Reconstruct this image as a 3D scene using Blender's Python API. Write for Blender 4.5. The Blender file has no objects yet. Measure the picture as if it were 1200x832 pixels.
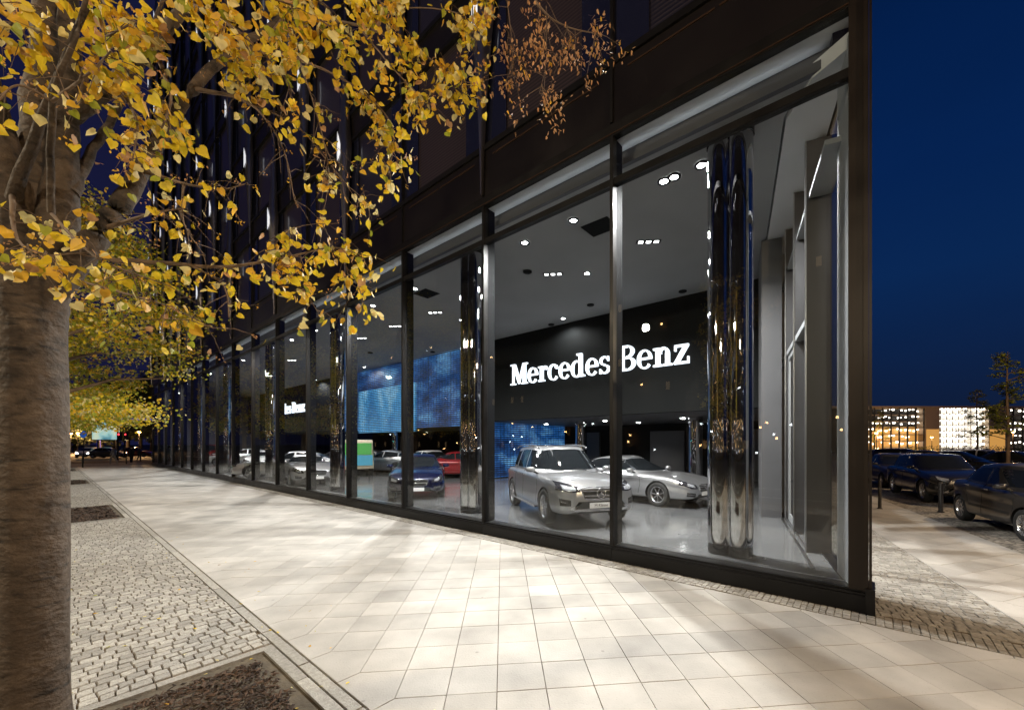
import bpy, bmesh, math, random
from math import sin, cos, pi, radians, sqrt, atan2, hypot
from mathutils import Vector, Matrix
from mathutils.bvhtree import BVHTree

scene = bpy.context.scene
col = scene.collection
FPX, CX, HY, H = 470.0, 638.5, 520.0, 2.0

# ---------------------------------------------------------------- camera
cam = bpy.data.cameras.new('camera'); cam_o = bpy.data.objects.new('camera', cam); col.objects.link(cam_o)
cam_o.location = (0, 0, H); cam_o.rotation_euler = (radians(90), 0, 0)
cam.sensor_width = 36.0; cam.lens = FPX / 1200 * 36
cam.shift_x = -(CX - 600) / 1200; cam.shift_y = (HY - 416) / 1200
cam.clip_start = 0.05; cam.clip_end = 3000
scene.camera = cam_o

# ---------------------------------------------------------------- world: deep dusk sky
world = bpy.data.worlds.new('World'); scene.world = world; world.use_nodes = True
wn = world.node_tree.nodes; wl = world.node_tree.links
bg = wn['Background']
sky = wn.new('ShaderNodeTexSky'); sky.sky_type = 'NISHITA'; sky.sun_disc = False
sky.sun_elevation = radians(-4.0); sky.sun_rotation = radians(60); sky.altitude = 0; sky.ozone_density = 5.0
tint = wn.new('ShaderNodeMix'); tint.data_type = 'RGBA'; tint.blend_type = 'MULTIPLY'; tint.inputs[0].default_value = 1
geo = wn.new('ShaderNodeTexCoord'); sep = wn.new('ShaderNodeSeparateXYZ'); ramp = wn.new('ShaderNodeValToRGB')
wl.new(geo.outputs['Generated'], sep.inputs[0]); wl.new(sep.outputs[2], ramp.inputs[0])
e = ramp.color_ramp.elements
e[0].position = 0.0; e[0].color = (0.0065, 0.0090, 0.026, 1)
e[1].position = 0.95; e[1].color = (0.0006, 0.003, 0.016, 1)
for p_, c_ in ((0.05, (0.0050, 0.0120, 0.040, 1)), (0.3, (0.0030, 0.0205, 0.088, 1)), (0.45, (0.0018, 0.0165, 0.082, 1)), (0.68, (0.0008, 0.0115, 0.060, 1))):
    n_ = e.new(p_); n_.color = c_
# the half of the sky over the main road (left) is duller and more violet; faint uneven haze everywhere
mxs = wn.new('ShaderNodeMix'); mxs.data_type = 'RGBA'; rl = wn.new('ShaderNodeMapRange'); rl.inputs[1].default_value = -0.25; rl.inputs[2].default_value = 0.35; wl.new(sep.outputs[0], rl.inputs[0])
wl.new(rl.outputs[0], mxs.inputs[0]); mxs.inputs[6].default_value = (0.0075, 0.0085, 0.035, 1); wl.new(ramp.outputs[0], mxs.inputs[7])
cn_ = wn.new('ShaderNodeTexNoise'); cn_.inputs['Scale'].default_value = 2.2; cn_.inputs['Detail'].default_value = 5; cm_ = wn.new('ShaderNodeMapping'); cm_.inputs['Scale'].default_value = (1, 1, 3.5)
wl.new(geo.outputs['Generated'], cm_.inputs[0]); wl.new(cm_.outputs[0], cn_.inputs['Vector']); cr_ = wn.new('ShaderNodeMapRange'); cr_.inputs[1].default_value = .3; cr_.inputs[2].default_value = .7; cr_.inputs[3].default_value = .95; cr_.inputs[4].default_value = 1.05
wl.new(cn_.outputs[0], cr_.inputs[0]); cv_ = wn.new('ShaderNodeVectorMath'); cv_.operation = 'SCALE'; wl.new(mxs.outputs[2], cv_.inputs[0]); wl.new(cr_.outputs[0], cv_.inputs['Scale'])
wl.new(cv_.outputs[0], bg.inputs[0]); bg.inputs[1].default_value = 1.0
wn.remove(sky); wn.remove(tint)

scene.view_settings.view_transform = 'Standard'; scene.view_settings.look = 'None'
scene.view_settings.exposure = 0.0; scene.view_settings.gamma = 1.0
scene.cycles.max_bounces = 7; scene.cycles.diffuse_bounces = 3; scene.cycles.glossy_bounces = 4
scene.cycles.transmission_bounces = 3; scene.cycles.transparent_max_bounces = 24
scene.cycles.use_denoising = True; scene.cycles.sample_clamp_indirect = 6.0
scene.cycles.caustics_reflective = False; scene.cycles.caustics_refractive = False
scene.cycles.use_light_tree = True

# ---------------------------------------------------------------- frames
U = Vector((-0.7777, 0.6287, 0)); V = Vector((0.6287, 0.7777, 0)); C0 = Vector((3.833, 4.747, 0))
Wd = Vector((0.4294, 0.9031, 0)); Q = Vector((0.9031, -0.4294, 0))
ROT = atan2(-0.6287, 0.7777)
BAY = 3.235; S0 = 0.19
def F(s, d=0.0, z=0.0): return C0 + U * s + V * d + Vector((0, 0, z))        # along the front / inward
def SF(t, e_=0.0, z=0.0): return C0 + Wd * t + Q * e_ + Vector((0, 0, z))    # along the side street / outward
def at(px, py, Y): return Vector(((px - CX) / FPX * Y, Y, H + (HY - py) / FPX * Y))
def on_z(px, py, z): return at(px, py, FPX * (z - H) / (HY - py))
FLOOR = 0.22; CEIL = 7.0; DB = 7.4

# ---------------------------------------------------------------- materials
MATS = {}
def nodes_of(m): return m.node_tree.nodes, m.node_tree.links
def mat(name, base, rough=0.5, metal=0.0, emit=None, estr=0.0, coat=0.0, spec=0.5, noise=None, bump=None, trans=0.0, stretch=None):
    """noise=(scale, amount) varies the base colour; bump=(scale, strength)"""
    m = bpy.data.materials.new(name); m.use_nodes = True
    N, L = nodes_of(m); p = N['Principled BSDF']
    p.inputs['Base Color'].default_value = (*base, 1); p.inputs['Roughness'].default_value = rough
    p.inputs['Metallic'].default_value = metal; p.inputs['Coat Weight'].default_value = coat
    p.inputs['Specular IOR Level'].default_value = spec; p.inputs['Transmission Weight'].default_value = trans
    if emit: p.inputs['Emission Color'].default_value = (*emit, 1); p.inputs['Emission Strength'].default_value = estr
    tc = N.new('ShaderNodeTexCoord'); mp = N.new('ShaderNodeMapping'); L.new(tc.outputs['Object'], mp.inputs[0])
    if stretch: mp.inputs['Scale'].default_value = stretch
    if noise:
        t = N.new('ShaderNodeTexNoise'); t.inputs['Scale'].default_value = noise[0]; t.inputs['Detail'].default_value = 6
        L.new(mp.outputs[0], t.inputs['Vector'])
        r = N.new('ShaderNodeMapRange'); r.inputs[1].default_value = 0.3; r.inputs[2].default_value = 0.7
        r.inputs[3].default_value = 1 - noise[1]; r.inputs[4].default_value = 1 + noise[1]; L.new(t.outputs[0], r.inputs[0])
        v = N.new('ShaderNodeVectorMath'); v.operation = 'SCALE'; v.inputs[0].default_value = base; L.new(r.outputs[0], v.inputs['Scale'])
        L.new(v.outputs[0], p.inputs['Base Color'])
        r2 = N.new('ShaderNodeMapRange'); r2.inputs[1].default_value = 0.3; r2.inputs[2].default_value = 0.7
        r2.inputs[3].default_value = max(0, rough - 0.06); r2.inputs[4].default_value = min(1, rough + 0.06)
        L.new(t.outputs[0], r2.inputs[0]); L.new(r2.outputs[0], p.inputs['Roughness'])
    if bump:
        t = N.new('ShaderNodeTexNoise'); t.inputs['Scale'].default_value = bump[0]; t.inputs['Detail'].default_value = 8
        L.new(mp.outputs[0], t.inputs['Vector']); b = N.new('ShaderNodeBump'); b.inputs['Strength'].default_value = bump[1]
        b.inputs['Distance'].default_value = 0.02; L.new(t.outputs[0], b.inputs['Height']); L.new(b.outputs[0], p.inputs['Normal'])
    MATS[name] = m
    return m

def glass_mat(name, tint=(0.9, 0.92, 0.93), boost=0.9, alpha=0.0, f0=0.04):
    m = bpy.data.materials.new(name); m.use_nodes = True; N, L = nodes_of(m)
    N.remove(N['Principled BSDF']); out = N['Material Output']
    g = N.new('ShaderNodeNewGeometry'); d = N.new('ShaderNodeVectorMath'); d.operation = 'DOT_PRODUCT'
    L.new(g.outputs['Normal'], d.inputs[0]); L.new(g.outputs['Incoming'], d.inputs[1])
    a = N.new('ShaderNodeMath'); a.operation = 'ABSOLUTE'; L.new(d.outputs['Value'], a.inputs[0])
    s = N.new('ShaderNodeMath'); s.operation = 'SUBTRACT'; s.inputs[0].default_value = 1; L.new(a.outputs[0], s.inputs[1])
    p = N.new('ShaderNodeMath'); p.operation = 'POWER'; p.inputs[1].default_value = 5; L.new(s.outputs[0], p.inputs[0])
    q = N.new('ShaderNodeMath'); q.operation = 'MULTIPLY_ADD'; q.inputs[1].default_value = boost * (1 - f0) * 0.6; q.inputs[2].default_value = f0 * boost
    q.use_clamp = True; L.new(p.outputs[0], q.inputs[0])
    t = N.new('ShaderNodeBsdfTransparent'); t.inputs[0].default_value = (*tint, 1)
    gl = N.new('ShaderNodeBsdfGlossy'); gl.inputs['Roughness'].default_value = 0.0
    mx = N.new('ShaderNodeMixShader'); L.new(q.outputs[0], mx.inputs[0]); L.new(t.outputs[0], mx.inputs[1]); L.new(gl.outputs[0], mx.inputs[2])
    L.new(mx.outputs[0], out.inputs[0]); MATS[name] = m
    return m

glass_mat('showroom_glass')
mat('frame_metal', (0.009, 0.008, 0.0075), 0.42, 0.3, spec=0.3, noise=(3, 0.12))
mat('bronze_metal', (0.022, 0.016, 0.012), 0.4, 0.5, noise=(2, 0.15))
mat('fin_inner', (0.006, 0.0065, 0.0075), 0.7, 0.0, spec=0.08)
mat('plinth_metal', (0.008, 0.008, 0.0085), 0.38, 0.2, spec=0.3, noise=(1.5, 0.25))
mat('spandrel', (0.013, 0.010, 0.0095), 0.35, 0.4, noise=(0.8, 0.2))
mat('trim_copper', (0.07, 0.038, 0.022), 0.4, 0.6)
mat('ceiling_grey', (0.27, 0.27, 0.275), 0.8, noise=(0.7, 0.08))
mat('soffit_light', (0.6, 0.61, 0.62), 0.6, noise=(1.2, 0.06))
mat('wall_dark', (0.009, 0.010, 0.0105), 0.8, spec=0.1, noise=(0.6, 0.15), bump=(20, 0.05))
mat('wall_grey', (0.075, 0.075, 0.08), 0.6, noise=(0.8, 0.1))
mat('panel_light', (0.25, 0.26, 0.27), 0.5, noise=(0.9, 0.08))
mat('chrome', (0.58, 0.58, 0.60), 0.03, 1.0)
mat('black_gloss', (0.012, 0.012, 0.013), 0.12)
mat('black_rubber', (0.014, 0.014, 0.014), 0.75, bump=(60, 0.2))
mat('lamp_white', (0.9, 0.9, 0.9), 0.5, emit=(1, 0.97, 0.92), estr=60)
mat('lamp_small', (0.9, 0.9, 0.9), 0.5, emit=(1, 0.98, 0.95), estr=9)
mat('lamp_orange', (0.9, 0.6, 0.3), 0.5, emit=(1, 0.45, 0.10), estr=25)
mat('sign_white', (0.9, 0.9, 0.9), 0.5, emit=(0.86, 0.92, 1.0), estr=1.9)
mat('sign_halo', (0.3, 0.3, 0.4), 0.5, emit=(0.25, 0.35, 1.0), estr=0.8)
mat('brushed_metal', (0.45, 0.45, 0.46), 0.3, 1.0)
mat('joint_sand', (0.14, 0.10, 0.062), 0.95, noise=(9, 0.4), bump=(60, 0.5))
mat('soil', (0.10, 0.08, 0.055), 0.95, noise=(5, 0.4), bump=(30, 0.7))
mat('asphalt', (0.050, 0.047, 0.043), 0.75, noise=(2, 0.25), bump=(80, 0.4))
mat('kerb_stone', (0.27, 0.25, 0.22), 0.8, noise=(6, 0.25), bump=(50, 0.4))

def tone_mat(name, base, rough, amount, noise_scale, spec_noise, bump, spots=None):
    """stone whose tone varies piece by piece through the 'tone' attribute"""
    m = mat(name, base, rough, bump=bump); N, L = nodes_of(m); p = N['Principled BSDF']
    at_ = N.new('ShaderNodeAttribute'); at_.attribute_name = 'tone'
    tc = N.new('ShaderNodeTexCoord'); t = N.new('ShaderNodeTexNoise'); t.inputs['Scale'].default_value = noise_scale; t.inputs['Detail'].default_value = 8
    L.new(tc.outputs['Object'], t.inputs['Vector'])
    a = N.new('ShaderNodeMapRange'); a.inputs[3].default_value = 1 - amount; a.inputs[4].default_value = 1 + amount; L.new(at_.outputs['Fac'], a.inputs[0])
    b = N.new('ShaderNodeMapRange'); b.inputs[1].default_value = .3; b.inputs[2].default_value = .7
    b.inputs[3].default_value = 1 - spec_noise; b.inputs[4].default_value = 1 + spec_noise; L.new(t.outputs[0], b.inputs[0])
    c = N.new('ShaderNodeMath'); c.operation = 'MULTIPLY'; L.new(a.outputs[0], c.inputs[0]); L.new(b.outputs[0], c.inputs[1])
    last = c
    if spots:
        w = N.new('ShaderNodeTexVoronoi'); w.inputs['Scale'].default_value = spots; L.new(tc.outputs['Object'], w.inputs['Vector'])
        r = N.new('ShaderNodeMapRange'); r.inputs[1].default_value = 0.06; r.inputs[2].default_value = 0.16; r.inputs[3].default_value = 0.72; r.inputs[4].default_value = 1
        L.new(w.outputs['Distance'], r.inputs[0]); g = N.new('ShaderNodeMath'); g.operation = 'MULTIPLY'; L.new(c.outputs[0], g.inputs[0]); L.new(r.outputs[0], g.inputs[1]); last = g
        for sc_, r0, r1, dk in ((2.4, .030, .045, .70), (.55, .10, .42, .90)):       # trodden gum, larger stains
            w = N.new('ShaderNodeTexVoronoi'); w.inputs['Scale'].default_value = sc_; L.new(tc.outputs['Object'], w.inputs['Vector'])
            r = N.new('ShaderNodeMapRange'); r.inputs[1].default_value = r0; r.inputs[2].default_value = r1; r.inputs[3].default_value = dk; r.inputs[4].default_value = 1
            L.new(w.outputs['Distance'], r.inputs[0]); g = N.new('ShaderNodeMath'); g.operation = 'MULTIPLY'; L.new(last.outputs[0], g.inputs[0]); L.new(r.outputs[0], g.inputs[1]); last = g
    v = N.new('ShaderNodeVectorMath'); v.operation = 'SCALE'; v.inputs[0].default_value = base; L.new(last.outputs[0], v.inputs['Scale']); L.new(v.outputs[0], p.inputs['Base Color'])
    return m
tone_mat('slab_stone', (0.43, 0.405, 0.37), 0.62, 0.15, 1.7, 0.20, (60, 0.16), spots=34)
tone_mat('sett_stone', (0.33, 0.31, 0.275), 0.7, 0.24, 30, 0.2, (70, 0.5))
tone_mat('mulch', (0.060, 0.034, 0.020), 0.9, 0.7, 30, 0.2, (60, 0.4))

def cobble_mat(name, base, scale):
    m = mat(name, base, 0.75); N, L = nodes_of(m); p = N['Principled BSDF']
    tc = N.new('ShaderNodeTexCoord'); mp = N.new('ShaderNodeMapping'); mp.inputs['Scale'].default_value = (scale, scale, scale); L.new(tc.outputs['Object'], mp.inputs[0])
    v = N.new('ShaderNodeTexVoronoi'); v.feature = 'DISTANCE_TO_EDGE'; v.inputs['Scale'].default_value = 1; v.inputs['Randomness'].default_value = 0.6; L.new(mp.outputs[0], v.inputs['Vector'])
    v2 = N.new('ShaderNodeTexVoronoi'); v2.inputs['Scale'].default_value = 1; v2.inputs['Randomness'].default_value = 0.6; L.new(mp.outputs[0], v2.inputs['Vector'])
    r = N.new('ShaderNodeMapRange'); r.inputs[1].default_value = 0.03; r.inputs[2].default_value = 0.12; r.inputs[3].default_value = 0.3; L.new(v.outputs[0], r.inputs[0])
    s = N.new('ShaderNodeSeparateColor'); L.new(v2.outputs['Color'], s.inputs[0])
    a = N.new('ShaderNodeMapRange'); a.inputs[3].default_value = 0.65; a.inputs[4].default_value = 1.3; L.new(s.outputs[0], a.inputs[0])
    c = N.new('ShaderNodeMath'); c.operation = 'MULTIPLY'; L.new(a.outputs[0], c.inputs[0]); L.new(r.outputs[0], c.inputs[1])
    q = N.new('ShaderNodeVectorMath'); q.operation = 'SCALE'; q.inputs[0].default_value = base; L.new(c.outputs[0], q.inputs['Scale']); L.new(q.outputs[0], p.inputs['Base Color'])
    b = N.new('ShaderNodeBump'); b.inputs['Strength'].default_value = 0.7; b.inputs['Distance'].default_value = 0.012; L.new(r.outputs[0], b.inputs['Height']); L.new(b.outputs[0], p.inputs['Normal'])
    return m
cobble_mat('cobble_far', (0.34, 0.30, 0.25), 9.5)

# polished concrete showroom floor
m = mat('showroom_floor', (0.125, 0.128, 0.132), 0.14, noise=(0.9, 0.14)); N, L = nodes_of(m); p = N['Principled BSDF']
br = N.new('ShaderNodeTexBrick'); br.offset = 0; br.inputs['Scale'].default_value = 1.0; br.inputs['Brick Width'].default_value = 2.4; br.inputs['Row Height'].default_value = 2.4
br.inputs['Mortar Size'].default_value = 0.008; br.inputs['Color1'].default_value = (1, 1, 1, 1); br.inputs['Color2'].default_value = (0.9, 0.9, 0.9, 1); br.inputs['Mortar'].default_value = (0.45, 0.45, 0.45, 1)
tc = N.new('ShaderNodeTexCoord'); L.new(tc.outputs['Object'], br.inputs['Vector'])
old = p.inputs['Base Color'].links[0].from_socket
mx = N.new('ShaderNodeMix'); mx.data_type = 'RGBA'; mx.blend_type = 'MULTIPLY'; mx.inputs[0].default_value = 1
L.new(old, mx.inputs[6]); L.new(br.outputs['Color'], mx.inputs[7]); L.new(mx.outputs[2], p.inputs['Base Color'])

# video wall: thousands of horizontal light lines showing a moving blue picture
def led_mat(name, strength, bright):
    m = bpy.data.materials.new(name); m.use_nodes = True; N, L = nodes_of(m); p = N['Principled BSDF']
    p.inputs['Base Color'].default_value = (0.01, 0.012, 0.02, 1); p.inputs['Roughness'].default_value = 0.35
    tc = N.new('ShaderNodeTexCoord'); sp = N.new('ShaderNodeSeparateXYZ'); L.new(tc.outputs['Object'], sp.inputs[0])
    def M(op, a, b=None, c=None):
        n = N.new('ShaderNodeMath'); n.operation = op
        for i, x in enumerate((a, b, c)):
            if x is None: continue
            if isinstance(x, (int, float)): n.inputs[i].default_value = x
            else: L.new(x, n.inputs[i])
        return n.outputs[0]
    line = M('GREATER_THAN', M('FRACT', M('MULTIPLY', sp.outputs[2], 9.0)), 0.50)
    hz = M('ADD', sp.outputs[0], sp.outputs[1])
    seam = M('GREATER_THAN', M('FRACT', M('MULTIPLY', hz, 0.5)), 0.025)
    seg = M('GREATER_THAN', M('FRACT', M('MULTIPLY', hz, 4.0)), 0.12)
    mp = N.new('ShaderNodeMapping'); mp.inputs['Scale'].default_value = (0.45, 0.45, 0.9) if not bright else (0.5, 0.5, 0.35); L.new(tc.outputs['Object'], mp.inputs[0])
    mp.inputs['Rotation'].default_value = (0, 0.5, 0)
    no = N.new('ShaderNodeTexNoise'); no.inputs['Scale'].default_value = 1.3; no.inputs['Detail'].default_value = 5; no.inputs['Roughness'].default_value = 0.65; L.new(mp.outputs[0], no.inputs['Vector'])
    fine = N.new('ShaderNodeTexNoise'); fine.inputs['Scale'].default_value = 11; L.new(tc.outputs['Object'], fine.inputs['Vector'])
    rp = N.new('ShaderNodeValToRGB'); L.new(no.outputs[0], rp.inputs[0]); el = rp.color_ramp.elements
    if bright:
        el[0].position = .30; el[0].color = (0.02, 0.16, 0.42, 1); el[1].position = .70; el[1].color = (0.45, 0.80, 1.0, 1); x = el.new(.5); x.color = (0.08, 0.38, 0.72, 1)
    else:
        el[0].position = .34; el[0].color = (0.003, 0.02, 0.09, 1); el[1].position = .72; el[1].color = (0.25, 0.62, 1.0, 1); x = el.new(.5); x.color = (0.02, 0.13, 0.42, 1)
    k = M('MULTIPLY', M('MULTIPLY', M('MULTIPLY_ADD', line, 0.93, 0.07), seam), M('MULTIPLY', seg, M('MULTIPLY_ADD', fine.outputs[0], 1.6, 0.1)))
    L.new(rp.outputs[0], p.inputs['Emission Color']); L.new(M('MULTIPLY', k, strength), p.inputs['Emission Strength'])
    MATS[name] = m
led_mat('led_blue', 1.15, False); led_mat('led_bright', 1.5, True)

# ---------------------------------------------------------------- mesh helpers
class MB:
    def __init__(self): self.v = []; self.f = []; self.m = []; self.t = []; self.sm = []
    def add(self, vs, fs, mi=0, tone=0.5, smooth=False):
        b = len(self.v); self.v += [tuple(x) for x in vs]
        for f in fs: self.f.append([b + i for i in f]); self.m.append(mi); self.t.append(tone); self.sm.append(smooth)
    def box(self, x0, x1, y0, y1, z0, z1, mi=0, tone=0.5):
        vs = [(x, y, z) for z in (z0, z1) for y in (y0, y1) for x in (x0, x1)]
        self.add(vs, [(0, 2, 3, 1), (4, 5, 7, 6), (0, 1, 5, 4), (2, 6, 7, 3), (0, 4, 6, 2), (1, 3, 7, 5)], mi, tone)
    def obox(self, c, ax, ay, az, mi=0):
        c = Vector(c); vs = [c + ax * i + ay * j + az * k for k in (-1, 1) for j in (-1, 1) for i in (-1, 1)]
        self.add(vs, [(0, 2, 3, 1), (4, 5, 7, 6), (0, 1, 5, 4), (2, 6, 7, 3), (0, 4, 6, 2), (1, 3, 7, 5)], mi)
    def prism(self, pts, z0, z1, mi=0, tone=0.5):
        n = len(pts); vs = [(p[0], p[1], z0) for p in pts] + [(p[0], p[1], z1) for p in pts]
        self.add(vs, [list(range(n))[::-1], list(range(n, 2 * n))] + [(i, (i + 1) % n, n + (i + 1) % n, n + i) for i in range(n)], mi, tone)
    def tube(self, pts, rad, n=8, mi=0, caps=True, tone=.5):
        rings = []
        for i, p in enumerate(pts):
            p = Vector(p); a = Vector(pts[max(i - 1, 0)]); b = Vector(pts[min(i + 1, len(pts) - 1)])
            d = (b - a).normalized(); up = Vector((0, 0, 1)) if abs(d.z) < 0.9 else Vector((1, 0, 0))
            x = d.cross(up).normalized(); y = x.cross(d); r = rad[i] if hasattr(rad, '__len__') else rad
            rings.append([p + (x * cos(2 * pi * k / n) + y * sin(2 * pi * k / n)) * r for k in range(n)])
        vs = [q for r_ in rings for q in r_]; fs = []
        for i in range(len(pts) - 1):
            for k in range(n): fs.append((i * n + k, (i + 1) * n + k, (i + 1) * n + (k + 1) % n, i * n + (k + 1) % n))
        self.add(vs, fs, mi, tone, True)
        if caps:
            self.add(rings[0], [list(range(n))], mi, tone); self.add(rings[-1], [list(range(n))[::-1]], mi, tone)
    def lathe(self, prof, n=24, c=(0, 0, 0), axis='z', mi=0, smooth=True):
        vs = []
        for r, h in prof:
            for k in range(n):
                a = 2 * pi * k / n
                if axis == 'z': vs.append((c[0] + r * cos(a), c[1] + r * sin(a), c[2] + h))
                else: vs.append((c[0] + r * cos(a), c[1] + h, c[2] + r * sin(a)))
        fs = [(i * n + k, i * n + (k + 1) % n, (i + 1) * n + (k + 1) % n, (i + 1) * n + k) for i in range(len(prof) - 1) for k in range(n)]
        self.add(vs, fs, mi, .5, smooth)
    def build(self, name, mats, parent=None, tone=False, rz=None, loc=None):
        me = bpy.data.meshes.new(name); me.from_pydata(self.v, [], self.f)
        for m_ in (mats if isinstance(mats, (list, tuple)) else [mats]): me.materials.append(MATS[m_] if isinstance(m_, str) else m_)
        me.polygons.foreach_set('material_index', self.m); me.polygons.foreach_set('use_smooth', self.sm)
        if tone:
            a = me.attributes.new('tone', 'FLOAT', 'FACE'); a.data.foreach_set('value', self.t)
        me.update(); o = bpy.data.objects.new(name, me); col.objects.link(o)
        if parent: o.parent = parent
        if loc is not None: o.location = loc
        if rz is not None: o.rotation_euler = (0, 0, rz)
        return o

def tag(o, label=None, cat=None, group=None, kind=None):
    if label: o['label'] = label
    if cat: o['category'] = cat
    if group: o['group'] = group
    if kind: o['kind'] = kind
    return o
def empty(name, loc, rz=0.0, **k):
    o = bpy.data.objects.new(name, None); col.objects.link(o); o.location = loc; o.rotation_euler = (0, 0, rz)
    return tag(o, **k)
def children(o): return list(o.children)
def copy_tree(o, parent=None):
    c = o.copy(); col.objects.link(c); c.parent = parent
    for ch in children(o): copy_tree(ch, c)
    return c
def light(name, kind, loc, power, color, radius=0.1, parent=None, spot=None, blend=0.4, aim=None):
    l = bpy.data.lights.new(name, kind); l.energy = power; l.color = color
    if kind in ('POINT', 'SPOT'): l.shadow_soft_size = radius
    if kind == 'SPOT': l.spot_size = radians(spot); l.spot_blend = blend
    o = bpy.data.objects.new(name, l); col.objects.link(o); o.location = loc
    if parent: o.parent = parent
    if aim is not None: o.rotation_euler = (Vector(aim) - Vector(loc)).to_track_quat('-Z', 'Y').to_euler()
    return o
# ================================================================= GROUND
rnd = random.Random(7)
g = MB(); g.box(-900, 900, -300, 1500, -0.5, -0.16); tag(g.build('ground', 'asphalt'), kind='structure')
g = MB(); g.box(-70, 30, -9.5, 6.0, -0.159, -0.016)       # local: x = -s, y = d
tag(g.build('pavement_bed', 'joint_sand', loc=C0, rz=ROT), kind='structure')

def F2(s, D): p = F(s, D - 6.10); return (p.x, p.y)
# 40 cm slabs laid diagonally, closed with five-sided border stones
def slabs(d_lo, d_hi, s_lo, s_hi, to_w, a=0.40):
    mb = MB(); h2 = a / sqrt(2); gap = 0.0022
    # rows of squares: centres on diagonal lattice, half-diagonal h2
    n = int((d_hi - d_lo) / h2) + 1
    def put(poly):
        cx = sum(p[0] for p in poly) / len(poly); cy = sum(p[1] for p in poly) / len(poly)
        tone = min(1, max(0, rnd.gauss(0.5, 0.22))); dz = rnd.uniform(-0.0015, 0.0015)
        def sh(p, k):
            dx, dy = p[0] - cx, p[1] - cy; l = hypot(dx, dy); return (cx + dx * (1 - k / l), cy + dy * (1 - k / l))
        lo = [to_w(*sh(p, gap * 1.6)) for p in poly]; hi = [to_w(*sh(p, gap * 2.6)) for p in poly]; k = len(poly)
        vs = [(x, y, -0.06) for x, y in lo] + [(x, y, -0.003 + dz) for x, y in lo] + [(x, y, dz) for x, y in hi]
        fs = [list(range(2 * k, 3 * k))] + [(i, (i + 1) % k, k + (i + 1) % k, k + i) for i in range(k)] + [(k + i, k + (i + 1) % k, 2 * k + (i + 1) % k, 2 * k + i) for i in range(k)]
        mb.add(vs, fs, 0, tone)
    rows = int(round((d_hi - d_lo - 2 * 0.19) / h2))
    e_lo = d_lo; base = d_lo + 0.19; top = base + rows * h2
    for r in range(rows + 1):
        D = base + r * h2; off = h2 if r % 2 else 0
        s = s_lo + off
        while s < s_hi:
            if r == 0: put([(s - h2, e_lo), (s + h2, e_lo), (s + h2, D), (s, D + h2), (s - h2, D)])
            elif r == rows: put([(s - h2, D), (s, D - h2), (s + h2, D), (s + h2, d_hi), (s - h2, d_hi)])
            else: put([(s, D - h2), (s + h2, D), (s, D + h2), (s - h2, D)])
            s += 2 * h2
    return mb
tag(slabs(1.52, 5.72, -7.0, 54, F2).build('pavement', 'slab_stone', tone=True), kind='structure')
def SF2(t, e_): p = SF(t, e_); return (p.x, p.y)
sl = slabs(1.45, 3.3, -0.25, 22, SF2)
tag(sl.build('side_pavement', 'slab_stone', tone=True), kind='structure')

def setts(s0, s1, d0, d1, to_w, size=0.105, inside=None, wav=0.02, gp=.0045):
    """rows of hand-cut stones laid across the strip, each stone of its own width and height"""
    mb = MB(); rowph = rnd.uniform(0, 6); s = s0
    def curve(s, d): return s + wav * (1.6 * sin(d * 3.1 + rowph) + .8 * sin(d * 7.7 + s * .8)) + rnd.uniform(-1, 1) * size * .035
    while s < s1:
        h = size * rnd.uniform(.86, 1.12); d = d0 - rnd.uniform(0, size)
        while d < d1:
            w = size * rnd.uniform(.75, 1.35); dA, dB = max(d, d0), min(d + w, d1)
            if dB - dA > size * .25:
                cx, cy = s + h / 2, (dA + dB) / 2
                if not inside or inside(cx, cy):
                    jit = lambda: rnd.uniform(-1, 1) * size * .07
                    q = [(curve(s, dA) + gp + abs(jit()) * .5, dA + gp + jit() * .5), (curve(s + h, dA) - gp - abs(jit()) * .5, dA + gp + jit() * .5), (curve(s + h, dB) - gp - abs(jit()) * .5, dB - gp + jit() * .5), (curve(s, dB) + gp + abs(jit()) * .5, dB - gp + jit() * .5)]
                    tone = rnd.random(); dz = rnd.uniform(-0.004, 0.003); mx = sum(p[0] for p in q) / 4; my = sum(p[1] for p in q) / 4
                    lo = [to_w(*p) for p in q]; hi = [to_w(mx + (p[0] - mx) * .91, my + (p[1] - my) * .91) for p in q]
                    vs = [(x, y, -0.03) for x, y in lo] + [(x, y, -0.007 + dz) for x, y in lo] + [(x, y, dz + rnd.uniform(-.0015, .0015)) for x, y in hi]
                    fs = [(8, 9, 10, 11)] + [(a, (a + 1) % 4, 4 + (a + 1) % 4, 4 + a) for a in range(4)] + [(4 + a, 4 + (a + 1) % 4, 8 + (a + 1) % 4, 8 + a) for a in range(4)]
                    mb.add(vs, fs, 0, tone)
            d += w
        s += h
    return mb
# tree pits in the cobbled strip (s ranges), measured from the photo
SP = 14.8
pit1 = ((Vector(at(320, 760, 3.917)) - C0).dot(U))          # far edge of the nearest pit
pits = [(pit1 - 3.7 + SP * i, pit1 + SP * i) for i in range(4)]
def in_strip(s, D):
    for a, b in pits:
        if a - 0.10 < s < b + 0.10 and -1.48 < D < 1.40: return False
    return True
tag(setts(-9, 54, -2.4, 1.41, F2, 0.105, in_strip, wav=.012).build('cobbled_strip', 'sett_stone', tone=True), kind='structure')
tag(setts(-7.5, 54, 5.75, 6.09, F2, 0.072, wav=.001, gp=.0015).build('cobbled_edge_band', 'sett_stone', tone=True), kind='structure')
def in_side(t, e_):
    p = SF(t, e_) - C0; return p.dot(V) > 0.02 
tag(setts(-2.2, 22, 0.02, 1.44, SF2, 0.105, in_side, wav=.012).build('side_cobbles', 'sett_stone', tone=True), kind='structure')
g = MB(); a_ = [SF2(-1, 3.3), SF2(60, 3.3), SF2(60, 9.6), SF2(-1, 9.6)]
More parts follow.
